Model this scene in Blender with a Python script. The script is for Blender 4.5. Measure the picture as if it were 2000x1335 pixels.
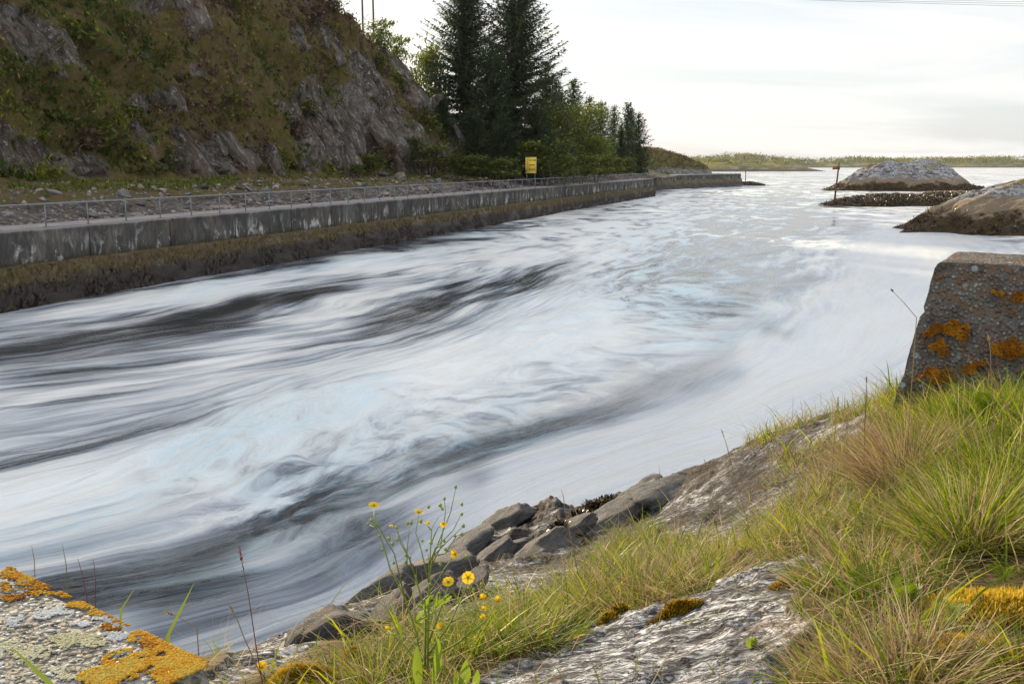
import bpy, bmesh, math, random
import numpy as np
from mathutils import Vector, Matrix

# ------------------------------------------------------------------ scene, camera, sky, sun
for o in list(bpy.data.objects):
    bpy.data.objects.remove(o)
scene = bpy.context.scene
COL = scene.collection
CAMZ = 5.7
F = 1944.0                                    # focal length in photo pixels (35 mm)
TH = math.atan((667.5 - 320.0) / F)           # horizon sits at row 320
CT, ST = math.cos(TH), math.sin(TH)
cam_d = bpy.data.cameras.new('camera')
cam_d.lens = 35.0
cam_d.sensor_width = 36.0
cam_d.clip_start = 0.05
cam_d.clip_end = 20000
cam = bpy.data.objects.new('camera', cam_d)
COL.objects.link(cam)
cam.location = (0, 0, CAMZ)
cam.rotation_euler = (math.pi / 2 - TH, 0, 0)
scene.camera = cam

SUN_AZ = math.radians(-31.0)                  # from +Y, towards -X: behind the hill crest on the left
SUN_EL = math.radians(15.0)
sun_d = bpy.data.lights.new('sun', 'SUN')
sun_d.energy = 5.0
sun_d.angle = math.radians(1.5)
sun_d.color = (1.0, 0.80, 0.52)
sun = bpy.data.objects.new('sun', sun_d)
COL.objects.link(sun)
sdir = Vector((math.sin(SUN_AZ) * math.cos(SUN_EL), math.cos(SUN_AZ) * math.cos(SUN_EL), math.sin(SUN_EL)))
sun.rotation_euler = sdir.to_track_quat('Z', 'Y').to_euler()
sun.location = (-20, 30, 60)

world = bpy.data.worlds.new('World')
scene.world = world
world.use_nodes = True
wt = world.node_tree
wt.nodes.clear()
def wn(t, **k):
    n = wt.nodes.new(t)
    for a, b in k.items():
        setattr(n, a, b)
    return n
sky = wn('ShaderNodeTexSky', sky_type='NISHITA')
sky.sun_disc = False
sky.sun_elevation = SUN_EL
sky.sun_rotation = SUN_AZ
sky.air_density = 1.0
sky.dust_density = 1.5
sky.ozone_density = 1.5
tc = wn('ShaderNodeTexCoord')
sep = wn('ShaderNodeSeparateXYZ')
wt.links.new(tc.outputs['Generated'], sep.inputs[0])
zz = wn('ShaderNodeMath', operation='MAXIMUM'); zz.inputs[1].default_value = 0.0
wt.links.new(sep.outputs['Z'], zz.inputs[0])
za = wn('ShaderNodeMath', operation='ADD'); za.inputs[1].default_value = 0.14
wt.links.new(zz.outputs[0], za.inputs[0])
dv = wn('ShaderNodeVectorMath', operation='DIVIDE')
cmb = wn('ShaderNodeCombineXYZ')
for i in range(3):
    wt.links.new(za.outputs[0], cmb.inputs[i])
wt.links.new(tc.outputs['Generated'], dv.inputs[0]); wt.links.new(cmb.outputs[0], dv.inputs[1])
mp = wn('ShaderNodeMapping'); mp.inputs['Scale'].default_value = (0.42, 0.95, 0.0); mp.inputs['Rotation'].default_value = (0, 0, 0.25)
wt.links.new(dv.outputs[0], mp.inputs[0])
nz = wn('ShaderNodeTexNoise'); nz.inputs['Scale'].default_value = 1.1; nz.inputs['Detail'].default_value = 7; nz.inputs['Roughness'].default_value = 0.55; nz.inputs['Distortion'].default_value = 0.5
wt.links.new(mp.outputs[0], nz.inputs['Vector'])
# veil of thin cloud: pale grey to cream-white
cr = wn('ShaderNodeValToRGB')
cr.color_ramp.elements[0].position = 0.36; cr.color_ramp.elements[0].color = (0.69, 0.745, 0.81, 1)
cr.color_ramp.elements[1].position = 0.62; cr.color_ramp.elements[1].color = (0.95, 0.925, 0.88, 1)
wt.links.new(nz.outputs['Fac'], cr.inputs[0])
cs = wn('ShaderNodeVectorMath', operation='SCALE'); cs.inputs['Scale'].default_value = 7.1
wt.links.new(cr.outputs[0], cs.inputs[0])
cov = wn('ShaderNodeMapRange'); cov.inputs['From Min'].default_value = 0.34; cov.inputs['From Max'].default_value = 0.5
cov.inputs['To Min'].default_value = 0.70; cov.inputs['To Max'].default_value = 0.88
wt.links.new(nz.outputs['Fac'], cov.inputs['Value'])
mx = wn('ShaderNodeMix', data_type='RGBA')
wt.links.new(cov.outputs[0], mx.inputs['Factor'])
wt.links.new(sky.outputs[0], mx.inputs[6]); wt.links.new(cs.outputs[0], mx.inputs[7])
bg = wn('ShaderNodeBackground'); bg.inputs['Strength'].default_value = 0.1
wt.links.new(mx.outputs[2], bg.inputs[0])
wo = wn('ShaderNodeOutputWorld')
wt.links.new(bg.outputs[0], wo.inputs[0])

scene.view_settings.view_transform = 'Standard'
scene.view_settings.look = 'None'
scene.view_settings.exposure = 0.75
scene.view_settings.gamma = 1.0
scene.view_settings.use_curve_mapping = False
scene.cycles.use_denoising = True
scene.cycles.denoising_prefilter = 'NONE'
scene.cycles.denoising_input_passes = 'RGB_ALBEDO_NORMAL'
scene.cycles.max_bounces = 6
scene.cycles.diffuse_bounces = 2
scene.cycles.glossy_bounces = 2
scene.cycles.transmission_bounces = 3
scene.cycles.transparent_max_bounces = 4
scene.cycles.volume_bounces = 0
scene.cycles.caustics_reflective = False
scene.cycles.caustics_refractive = False
scene.render.film_transparent = False

# ------------------------------------------------------------------ helpers
def ray(px, py):
    dx = (np.asarray(px, float) - 1000.0) / F
    dy = (667.5 - np.asarray(py, float)) / F
    return dx, CT + dy * ST, -ST + dy * CT
def PZ(px, py, z):
    x, y, w = ray(px, py)
    t = (z - CAMZ) / w
    return np.array([x * t, y * t, CAMZ + w * t])
def PY(px, py, Y):
    x, y, w = ray(px, py)
    t = Y / y
    return np.array([x * t, y * t, CAMZ + w * t])
def proj(X, Y, Z):
    zr = Z - CAMZ
    dep = np.maximum(Y * CT - zr * ST, 1e-3)
    up = Y * ST + zr * CT
    return 1000 + F * X / dep, 667.5 - F * up / dep

def _h(ix, iy, iz):
    h = (ix.astype(np.uint32) * np.uint32(374761393) + iy.astype(np.uint32) * np.uint32(668265263) + iz.astype(np.uint32) * np.uint32(2147483647))
    h = (h ^ (h >> np.uint32(13))) * np.uint32(1274126177)
    h = (h ^ (h >> np.uint32(16))) * np.uint32(2246822519)
    return ((h ^ (h >> np.uint32(15))) & np.uint32(0xffffff)).astype(np.float64) / 16777215.0
def vnoise(x, y, z=0.0):
    x, y, z = np.broadcast_arrays(np.asarray(x, float), np.asarray(y, float), np.asarray(z, float))
    fx, fy, fz = np.floor(x), np.floor(y), np.floor(z)
    ix, iy, iz = fx.astype(np.int64), fy.astype(np.int64), fz.astype(np.int64)
    u, v, w = x - fx, y - fy, z - fz
    u = u * u * u * (u * (u * 6 - 15) + 10); v = v * v * v * (v * (v * 6 - 15) + 10); w = w * w * w * (w * (w * 6 - 15) + 10)
    def c(a, b, d):
        return _h(ix + a, iy + b, iz + d)
    x00 = c(0, 0, 0) * (1 - u) + c(1, 0, 0) * u; x10 = c(0, 1, 0) * (1 - u) + c(1, 1, 0) * u
    x01 = c(0, 0, 1) * (1 - u) + c(1, 0, 1) * u; x11 = c(0, 1, 1) * (1 - u) + c(1, 1, 1) * u
    return (x00 * (1 - v) + x10 * v) * (1 - w) + (x01 * (1 - v) + x11 * v) * w
def fbm(x, y, z=0.0, o=4, g=0.5):
    a, s, n = 1.0, 0.0, 0.0
    for i in range(o):
        s = s + a * (vnoise(np.asarray(x) * 2 ** i + 17.3 * i, np.asarray(y) * 2 ** i - 9.1 * i, np.asarray(z) * 2 ** i + 3.7 * i) - 0.5) * 2
        n += a; a *= g
    return s / n
def ridged(x, y, z=0.0, o=4, g=0.5):
    a, s, n = 1.0, 0.0, 0.0
    for i in range(o):
        s = s + a * (1 - np.abs(2 * vnoise(np.asarray(x) * 2 ** i + 31.7 * i, np.asarray(y) * 2 ** i + 5.3 * i, np.asarray(z) * 2 ** i) - 1))
        n += a; a *= g
    return s / n
def sstep(a, b, x):
    t = np.clip((x - a) / (b - a), 0, 1)
    return t * t * (3 - 2 * t)

class TPS:
    def __init__(self, P, v, lam=1e-3):
        P = np.asarray(P, float); v = np.asarray(v, float)
        n = len(P)
        K = self.U(P[:, None, :] - P[None, :, :]) + lam * np.eye(n)
        A = np.zeros((n + 3, n + 3))
        A[:n, :n] = K; A[:n, n] = 1; A[:n, n + 1:] = P; A[n, :n] = 1; A[n + 1:, :n] = P.T
        self.w = np.linalg.solve(A, np.concatenate([v, [0, 0, 0]])); self.P = P
    @staticmethod
    def U(d):
        r2 = (d ** 2).sum(-1)
        return 0.5 * r2 * np.log(r2 + 1e-12)
    def __call__(self, x, y):
        x = np.asarray(x, float); sh = x.shape
        Q = np.stack([x.ravel(), np.asarray(y, float).ravel()], 1)
        n = len(self.P); out = np.empty(len(Q))
        for i in range(0, len(Q), 60000):
            q = Q[i:i + 60000]
            out[i:i + 60000] = self.U(q[:, None, :] - self.P[None]) @ self.w[:n] + self.w[n] + q @ self.w[n + 1:]
        return out.reshape(sh)

def seg_dist(px, py, line):
    d = np.full(np.shape(px), 1e9)
    for (x0, y0), (x1, y1) in zip(line[:-1], line[1:]):
        vx, vy = x1 - x0, y1 - y0
        t = np.clip(((px - x0) * vx + (py - y0) * vy) / (vx * vx + vy * vy + 1e-9), 0, 1)
        d = np.minimum(d, np.hypot(px - x0 - t * vx, py - y0 - t * vy))
    return d
def in_poly(px, py, poly):
    r = np.zeros(np.shape(px), bool)
    n = len(poly)
    for i in range(n):
        x0, y0 = poly[i]; x1, y1 = poly[(i + 1) % n]
        if y0 == y1: continue
        c = ((py < y0) != (py < y1)) & (px < (x1 - x0) * (py - y0) / (y1 - y0) + x0)
        r ^= c
    return r

def mesh_np(name, V, Fs, smooth=False, attrs=None):
    V = np.asarray(V, np.float32)
    me = bpy.data.meshes.new(name)
    Fs = [np.asarray(f, np.int32) for f in Fs if len(f)]
    me.vertices.add(len(V)); me.vertices.foreach_set('co', V.ravel())
    nl = sum(f.size for f in Fs); npoly = sum(len(f) for f in Fs)
    me.loops.add(nl); me.polygons.add(npoly)
    me.loops.foreach_set('vertex_index', np.concatenate([f.ravel() for f in Fs]))
    st = []; k = 0
    for f in Fs:
        st.append(k + np.arange(len(f)) * f.shape[1]); k += f.size
    me.polygons.foreach_set('loop_start', np.concatenate(st).astype(np.int32))
    if smooth:
        me.polygons.foreach_set('use_smooth', np.ones(npoly, bool))
    me.update(calc_edges=True)
    for an, av in (attrs or {}).items():
        av = np.asarray(av, np.float32)
        if av.ndim == 1:
            a = me.attributes.new(an, 'FLOAT', 'POINT'); a.data.foreach_set('value', av)
        else:
            a = me.attributes.new(an, 'FLOAT_VECTOR', 'POINT'); a.data.foreach_set('vector', av.ravel())
    return me
def grid_faces(nr, nc):
    i = np.arange(nr - 1)[:, None] * nc + np.arange(nc - 1)[None]
    i = i.ravel()
    return np.stack([i, i + 1, i + nc + 1, i + nc], 1)

def tag(o, label=None, cat=None, group=None, kind=None):
    if label: o['label'] = label
    if cat: o['category'] = cat
    if group: o['group'] = group
    if kind: o['kind'] = kind
    return o
def obj(name, me, m=None, parent=None):
    if m is not None and len(me.materials) == 0:
        me.materials.append(m)
    o = bpy.data.objects.new(name, me); COL.objects.link(o)
    if parent is not None: o.parent = parent
    return o
def empty(name, loc=(0, 0, 0)):
    o = bpy.data.objects.new(name, None); COL.objects.link(o)
    o.location = loc; o.empty_display_size = 0.2
    return o
class MB:
    """collects polygons of one mesh"""
    def __init__(s): s.V = []; s.F = {}; s.n = 0
    def add(s, V, *Fs):
        V = np.asarray(V, float)
        s.V.append(V)
        for f in Fs:
            f = np.asarray(f, int)
            if len(f): s.F.setdefault(f.shape[1], []).append(f + s.n)
        s.n += len(V)
    def box(s, c, hx, hy, hz):
        c = np.asarray(c, float); hx = np.asarray(hx, float); hy = np.asarray(hy, float); hz = np.asarray(hz, float)
        V = [c + a * hx + b * hy + d * hz for d in (-1, 1) for b in (-1, 1) for a in (-1, 1)]
        s.add(V, [[0, 2, 3, 1], [4, 5, 7, 6], [0, 1, 5, 4], [2, 6, 7, 3], [0, 4, 6, 2], [1, 3, 7, 5]])
    def tube(s, P, R, n=6, cap=True):
        P = np.asarray(P, float); R = np.broadcast_to(np.asarray(R, float), (len(P),))
        T = np.gradient(P, axis=0); T /= np.linalg.norm(T, axis=1)[:, None] + 1e-9
        ref = np.array([1.0, 0, 0]) if abs(T[0][0]) < 0.8 else np.array([0, 1.0, 0])
        V = []
        for p, t, r in zip(P, T, R):
            a = np.cross(t, ref); a /= np.linalg.norm(a) + 1e-9
            b = np.cross(t, a)
            an = np.arange(n) * 2 * math.pi / n
            V.append(p + r * (np.cos(an)[:, None] * a + np.sin(an)[:, None] * b))
        V = np.concatenate(V); Fq = []
        for i in range(len(P) - 1):
            for k in range(n):
                Fq.append([i * n + k, i * n + (k + 1) % n, (i + 1) * n + (k + 1) % n, (i + 1) * n + k])
        base = s.n
        s.add(V, Fq)
        if cap:
            s.F.setdefault(n, []).append(np.array([list(range(n))[::-1], [(len(P) - 1) * n + k for k in range(n)]]) + base)
    def mesh(s, name, smooth=False):
        return mesh_np(name, np.concatenate(s.V), [np.concatenate(v) for v in s.F.values()], smooth)
    def build(s, name, m, parent=None, smooth=False):
        return obj(name, s.mesh(name, smooth), m, parent)

# ------------------------------------------------------------------ materials
class NM:
    def __init__(s, name):
        s.m = bpy.data.materials.new(name); s.m.use_nodes = True
        s.t = s.m.node_tree; s.t.nodes.clear()
        s.out = s.t.nodes.new('ShaderNodeOutputMaterial')
        s._c = None
    def n(s, t, **k):
        x = s.t.nodes.new(t)
        for a, b in k.items(): setattr(x, a, b)
        return x
    def l(s, a, b): s.t.links.new(a, b)
    def set(s, sock, v):
        if hasattr(v, 'is_output') or isinstance(v, bpy.types.NodeSocket): s.l(v, sock)
        elif isinstance(v, (tuple, list)) and len(v) == 3 and sock.type == 'RGBA': sock.default_value = (*v, 1)
        else: sock.default_value = v
    def coord(s, which='Object', scale=(1, 1, 1), rot=(0, 0, 0), vec=None):
        if vec is None:
            if s._c is None: s._c = s.n('ShaderNodeTexCoord')
            vec = s._c.outputs[which]
        mp = s.n('ShaderNodeMapping'); s.l(vec, mp.inputs[0])
        mp.inputs['Scale'].default_value = scale; mp.inputs['Rotation'].default_value = rot
        return mp.outputs[0]
    def noise(s, scale, detail=4, rough=0.55, dist=0.0, vec=None, out='Fac'):
        x = s.n('ShaderNodeTexNoise')
        x.inputs['Scale'].default_value = scale; x.inputs['Detail'].default_value = detail
        x.inputs['Roughness'].default_value = rough; x.inputs['Distortion'].default_value = dist
        s.l(vec if vec is not None else s.coord(), x.inputs['Vector'])
        return x.outputs[out]
    def voro(s, scale, feature='F1', out='Distance', vec=None, rnd=1.0):
        x = s.n('ShaderNodeTexVoronoi', feature=feature)
        x.inputs['Scale'].default_value = scale; x.inputs['Randomness'].default_value = rnd
        s.l(vec if vec is not None else s.coord(), x.inputs['Vector'])
        return x.outputs[out]
    def ramp(s, fac, stops, interp='LINEAR'):
        x = s.n('ShaderNodeValToRGB'); r = x.color_ramp; r.interpolation = interp
        while len(r.elements) < len(stops): r.elements.new(0.5)
        for e, (p, c) in zip(r.elements, stops):
            e.position = p
            e.color = (*c, 1) if isinstance(c, (tuple, list)) else (c, c, c, 1)
        s.l(fac, x.inputs[0]); return x.outputs[0]
    def mix(s, f, a, b, mode='MIX'):
        x = s.n('ShaderNodeMix', data_type='RGBA', blend_type=mode)
        s.set(x.inputs['Factor'], f); s.set(x.inputs[6], a); s.set(x.inputs[7], b)
        return x.outputs[2]
    def math(s, op, a, b=0.0, c=None, clamp=False):
        x = s.n('ShaderNodeMath', operation=op, use_clamp=clamp)
        s.set(x.inputs[0], a); s.set(x.inputs[1], b)
        if c is not None: s.set(x.inputs[2], c)
        return x.outputs[0]
    def rng(s, v, a, b, c=0.0, d=1.0):
        x = s.n('ShaderNodeMapRange')
        s.set(x.inputs['Value'], v)
        for k, q in zip(('From Min', 'From Max', 'To Min', 'To Max'), (a, b, c, d)): s.set(x.inputs[k], q)
        return x.outputs[0]
    def attr(s, name, out='Fac'):
        x = s.n('ShaderNodeAttribute', attribute_name=name); return x.outputs[out]
    def sepz(s, vec):
        x = s.n('ShaderNodeSeparateXYZ'); s.l(vec, x.inputs[0]); return x.outputs
    def bump(s, h, strength=0.5, dist=0.02, normal=None):
        x = s.n('ShaderNodeBump'); x.inputs['Strength'].default_value = strength; x.inputs['Distance'].default_value = dist
        s.l(h, x.inputs['Height'])
        if normal is not None: s.l(normal, x.inputs['Normal'])
        return x.outputs[0]
    def bsdf(s, color, rough=0.8, normal=None, spec=0.3, metal=0.0, trans=None):
        b = s.n('ShaderNodeBsdfPrincipled')
        s.set(b.inputs['Base Color'], color); s.set(b.inputs['Roughness'], rough)
        b.inputs['Specular IOR Level'].default_value = spec; b.inputs['Metallic'].default_value = metal
        if normal is not None: s.l(normal, b.inputs['Normal'])
        o = b.outputs[0]
        if trans:
            t = s.n('ShaderNodeBsdfTranslucent'); s.set(t.inputs['Color'], color)
            mx = s.n('ShaderNodeMixShader'); mx.inputs[0].default_value = trans
            s.l(o, mx.inputs[1]); s.l(t.outputs[0], mx.inputs[2]); o = mx.outputs[0]
        s.l(o, s.out.inputs[0]); return s.m
def plain(name, c, rough=0.7, var=0.25, scale=6.0, metal=0.0, trans=None, spec=0.3):
    q = NM(name)
    n = q.noise(scale, 5)
    col = q.mix(n, tuple(x * (1 - var) for x in c), tuple(min(1, x * (1 + var)) for x in c))
    return q.bsdf(col, rough, q.bump(n, 0.3, 0.01), spec, metal, trans)
def tinted(name, stops, rough=0.6, trans=0.35, spec=0.25):
    """foliage colour from the per-plant attribute 'tint'"""
    q = NM(name)
    return q.bsdf(q.ramp(q.attr('tint'), stops), rough, None, spec, 0.0, trans)

M = {}
M['spruce'] = tinted('spruce_needles', [(0, (0.03, 0.056, 0.026)), (0.5, (0.055, 0.10, 0.04)), (1, (0.14, 0.18, 0.05))], 0.6, 0.25)
M['birch'] = tinted('birch_leaves', [(0, (0.06, 0.095, 0.015)), (0.5, (0.17, 0.21, 0.025)), (1, (0.34, 0.34, 0.05))], 0.5, 0.45)
M['shrub'] = tinted('shrub_leaves', [(0, (0.035, 0.055, 0.012)), (0.5, (0.11, 0.14, 0.018)), (0.8, (0.20, 0.21, 0.025)), (1, (0.30, 0.27, 0.035))], 0.6, 0.35)
M['heather'] = tinted('heather', [(0, (0.055, 0.034, 0.026)), (0.35, (0.14, 0.085, 0.07)), (0.65, (0.19, 0.125, 0.075)), (0.8, (0.18, 0.15, 0.035)), (1, (0.32, 0.21, 0.07))], 0.8, 0.25)
M['grass'] = tinted('grass_blades', [(0, (0.52, 0.40, 0.22)), (0.25, (0.34, 0.24, 0.07)), (0.34, (0.08, 0.10, 0.012)), (0.6, (0.12, 0.19, 0.008)), (0.82, (0.25, 0.33, 0.010)), (1, (0.52, 0.50, 0.018))], 0.5, 0.4)
M['drygrass'] = tinted('dry_grass', [(0, (0.16, 0.09, 0.055)), (0.5, (0.42, 0.29, 0.17)), (0.8, (0.60, 0.49, 0.30)), (1, (0.26, 0.28, 0.04))], 0.6, 0.35)
M['moss'] = tinted('moss', [(0, (0.14, 0.085, 0.010)), (0.4, (0.42, 0.27, 0.012)), (1, (0.68, 0.49, 0.03))], 0.8, 0.3)
M['bark'] = plain('bark', (0.11, 0.085, 0.065), 0.9, 0.4, 8)
M['palebark'] = plain('pale_bark', (0.32, 0.30, 0.27), 0.8, 0.3, 6)
M['lichen'] = tinted('orange_lichen', [(0, (0.20, 0.075, 0.012)), (0.4, (0.42, 0.18, 0.014)), (0.75, (0.52, 0.29, 0.02)), (1, (0.42, 0.31, 0.06))], 0.95, 0.0, 0.1)
M['weed'] = tinted('seaweed', [(0, (0.022, 0.014, 0.010)), (0.6, (0.055, 0.035, 0.018)), (1, (0.13, 0.085, 0.02))], 0.35, 0.15, 0.5)
M['steel'] = plain('galvanised_steel', (0.23, 0.25, 0.28), 0.55, 0.25, 5, 0.4)
M['rust'] = plain('rusty_iron', (0.13, 0.055, 0.035), 0.8, 0.4, 9)
M['timber'] = plain('creosoted_timber', (0.09, 0.065, 0.05), 0.85, 0.3, 4)
M['wire'] = plain('wire', (0.16, 0.16, 0.17), 0.6, 0.1, 2)

def pebble_colour(q, base):
    """exposed-aggregate concrete: sand matrix and pebbles of several colours"""
    v = q.voro(52, 'F1', 'Color')
    d = q.voro(52, 'F1', 'Distance')
    s = q.n('ShaderNodeSeparateColor'); q.l(v, s.inputs[0])
    peb = q.ramp(s.outputs[0], [(0, (0.06, 0.065, 0.075)), (0.25, (0.22, 0.20, 0.18)), (0.45, (0.36, 0.34, 0.31)), (0.65, (0.28, 0.30, 0.34)), (0.85, (0.40, 0.30, 0.22)), (1, (0.6, 0.6, 0.6))])
    peb = q.mix(0.45, peb, base)
    n = q.noise(130, 3)
    sand = q.mix(n, tuple(c * 0.45 for c in base), base)
    c = q.mix(q.rng(d, 0.3, 0.5), peb, sand)
    h = q.math('ADD', q.rng(d, 0.0, 0.6, 1.0, 0.0), q.math('MULTIPLY', n, 0.5))
    return c, h
# ------------------------------------------------------------------ foreground shore (terrain)
GC = []                                     # control points: photo pixel + height below the camera
def _gc(px, py, zr):
    x, y, w = ray(px, py); t = zr / w
    GC.append((x * t, y * t, zr))
for a in [(100, 1335, -1.5), (430, 1345, -1.42), (700, 1345, -1.38), (950, 1340, -1.27), (1200, 1340, -1.2), (1450, 1340, -1.12), (1700, 1340, -1.03), (2000, 1340, -0.96), (2300, 1340, -0.93),
          (1100, 1215, -1.36), (1280, 1185, -1.36), (1500, 1160, -1.2), (1700, 1180, -1.06), (1900, 1180, -0.98), (2200, 1180, -0.93),
          (450, 1290, -1.75), (600, 1235, -2.05), (780, 1180, -2.15), (900, 1110, -2.3), (1000, 1060, -2.45), (1150, 1060, -2.2), (1250, 1110, -1.78), (1250, 1030, -2.1), (1430, 1070, -1.5),
          (1500, 1010, -1.52), (1650, 1020, -1.2), (1820, 1020, -1.06), (2000, 1000, -1.0),
          (990, 1010, -2.6), (1120, 1005, -2.55), (1230, 968, -2.5), (1330, 938, -2.4), (1420, 930, -2.1), (1510, 892, -1.85), (1600, 860, -1.66), (1690, 822, -1.5), (1760, 790, -1.25),
          (1620, 930, -1.42), (1740, 900, -1.22), (1850, 850, -1.08), (1780, 765, -1.06), (1900, 770, -1.0), (2100, 770, -0.97), (2300, 800, -0.95)]:
    _gc(*a)
EDGE = [(250, 1335, -1.9), (430, 1300, -1.9), (560, 1235, -2.2), (650, 1180, -2.4), (780, 1120, -2.5), (900, 1050, -2.6), (980, 1000, -2.65), (1110, 1003, -2.6), (1230, 960, -2.55), (1340, 930, -2.45), (1500, 888, -1.9), (1690, 820, -1.52), (1790, 760, -1.2), (1900, 700, -1.15), (2100, 650, -1.15), (2400, 600, -1.2)]
for px, py, zr in EDGE:
    x, y, w = ray(px, py); t = zr / w; X, Y = x * t, y * t
    L = math.hypot(X, Y); ux, uy = X / L - 0.35, Y / L + 0.1
    m = math.hypot(ux, uy); ux /= m; uy /= m
    GC.append((X + ux * 0.9, Y + uy * 0.9, zr - 1.0)); GC.append((X + ux * 2.4, Y + uy * 2.4, zr - 3.0)); GC.append((X + ux * 4.5, Y + uy * 4.5, -6.6))
GC.append((0.0, 0.3, -1.35)); GC.append((2.0, 0.2, -1.0)); GC.append((-1.5, 0.3, -1.5)); GC.append((4.0, 1.0, -0.9)); GC.append((5, 4, -0.95))
GC = np.array(GC)
_tps = TPS(GC[:, :2], GC[:, 2], 0.01)
ROCK_A = [(880, 1420), (900, 1345), (960, 1310), (1030, 1270), (1130, 1218), (1230, 1190), (1310, 1182), (1370, 1195), (1400, 1150), (1470, 1105), (1500, 1120), (1600, 1122), (1612, 1160), (1560, 1195), (1545, 1220), (1590, 1262), (1550, 1310), (1530, 1420)]
ROCK_B = [(380, 1345), (600, 1170), (880, 1040), (980, 970), (1100, 980), (1340, 910), (1500, 870), (1690, 800), (1700, 850), (1560, 882), (1510, 905), (1560, 918), (1700, 905), (1780, 895), (1740, 925), (1620, 952), (1530, 1000), (1470, 1062), (1400, 1080), (1300, 1050), (1200, 1078), (1150, 1125), (1060, 1170), (960, 1185), (880, 1235), (760, 1235), (700, 1250), (620, 1275), (560, 1300), (450, 1345)]
SC, SS = math.cos(math.radians(16)), math.sin(math.radians(16))
def ground_raw(X, Y):
    """height and rock mask"""
    zr = _tps(X, Y)
    zr = np.maximum(zr, -7.2)
    px, py = proj(X, Y, zr + CAMZ)
    jx = 26 * fbm(X * 5, Y * 5, 1.0, 3); jy = 20 * fbm(X * 5, Y * 5, 7.0, 3)
    mk = in_poly(px + jx, py + jy, ROCK_A) | in_poly(px + jx, py + jy, ROCK_B) | (zr < -2.35)
    u = X * SC + Y * SS; v = -X * SS + Y * SC
    return zr, mk, u, v
def ground_z(X, Y, detail=True):
    X = np.asarray(X, float); Y = np.asarray(Y, float)
    zr, mk, u, v = ground_raw(X, Y)
    low = 0.05 * fbm(X * 1.6, Y * 1.6, 0.0, 3)
    st = ridged(u * 1.8 + 0.25 * fbm(X * 3, Y * 3), v * 5.5 + 0.9 * fbm(X * 2.5, Y * 2.5, 4.0, 3), 0.5, 6, 0.62)
    stp = ridged(u * 0.7, v * 2.3 + 0.5 * fbm(X * 1.3, Y * 1.3, 9.0, 2), 2.5, 3)
    fine = fbm(X * 26, Y * 38, 0.0, 3)
    rock = 0.085 * (st - 0.5) + 0.10 * (stp - 0.55) + 0.006 * fine
    far = sstep(-2.3, -3.2, zr)
    spur = sstep(-1.95, -2.3, zr) * sstep(1.2, 0.2, X)
    rock = rock + spur * (0.30 * (ridged(X * 1.7, Y * 1.7, 6.0, 5, 0.55) - 0.6) + 0.05 * np.round(3 * fbm(X * 2.6 + Y, Y * 2.2, 2.0, 3)) / 1.5)
    rock = rock + far * 0.45 * fbm(X * 1.2, Y * 1.2, 3.0, 4)
    soil = 0.03 * fbm(X * 6, Y * 6, 2.0, 4) + 0.02
    m = mk.astype(float)
    return CAMZ + zr + low + np.where(mk, rock - 0.02, soil), m
def ground_hit(px, py, guess=(1.2, 12)):
    x, y, w = ray(px, py)
    t = np.linspace(guess[0], guess[1], 1500)
    z, _ = ground_z(x * t, y * t)
    below = (CAMZ + w * t) < z
    i = int(np.argmax(below)) if below.any() else len(t) - 1
    return np.array([x * t[i], y * t[i], float(z[i])])

NR, NC = 430, 470
yy = 0.75 * (16.0 / 0.75) ** np.linspace(0, 1, NR)
rr = np.linspace(-0.72, 0.86, NC)
GX = rr[None, :] * (yy[:, None] * 0.93 + 0.25); GY = np.repeat(yy[:, None], NC, 1)
GZ, GM = ground_z(GX, GY)
k = np.ones(5) / 5.0                                    # soften the rock/turf border
GMs = np.apply_along_axis(lambda a: np.convolve(a, k, 'same'), 0, np.apply_along_axis(lambda a: np.convolve(a, k, 'same'), 1, GM))
gme = mesh_np('shore', np.stack([GX, GY, GZ], -1).reshape(-1, 3), [grid_faces(NR, NC)], True, {'rock': GMs.ravel()})
q = NM('shore_rock_and_turf')
cu = q.coord('Object', (1.6, 5.0, 5.0), (0, 0, -math.radians(16)))
cu2 = q.coord('Object', (9.0, 30.0, 30.0), (0, 0, -math.radians(16)))
n1 = q.noise(1.6, 8, 0.62, 0.6, cu); n2 = q.noise(1.0, 6, 0.65, 0.9, cu2); n3 = q.noise(38, 4, 0.6); n4 = q.noise(2.2, 5)
rk = q.ramp(n1, [(0.30, (0.05, 0.048, 0.05)), (0.38, (0.20, 0.205, 0.225)), (0.46, (0.45, 0.47, 0.52)), (0.57, (0.68, 0.71, 0.77)), (0.85, (0.56, 0.52, 0.50))])
rk = q.mix(q.rng(n2, 0.42, 0.52, 0.92, 0.0), rk, (0.05, 0.047, 0.05))
rk = q.mix(q.rng(n3, 0.40, 0.55, 0.6, 0.0), rk, (0.10, 0.095, 0.10))
cka = q.math('ABSOLUTE', q.math('SUBTRACT', q.noise(1.0, 5, 0.6, 0.7, q.coord('Object', (2.6, 13.0, 13.0), (0, 0, -math.radians(16)))), 0.5))
ckb = q.math('ABSOLUTE', q.math('SUBTRACT', q.noise(1.0, 4, 0.6, 0.5, q.coord('Object', (7.0, 42.0, 42.0), (0, 0, -math.radians(16)))), 0.5))
ck = q.math('MINIMUM', cka, q.math('MULTIPLY', ckb, 1.2))
rk = q.mix(q.rng(ck, 0.030, 0.006, 0.0, 0.9), rk, (0.03, 0.03, 0.034))
rk = q.mix(q.rng(n4, 0.54, 0.74, 0.0, 0.45), rk, (0.33, 0.23, 0.16))
pos = q.coord('Object')
zc = q.sepz(pos)[2]
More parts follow.
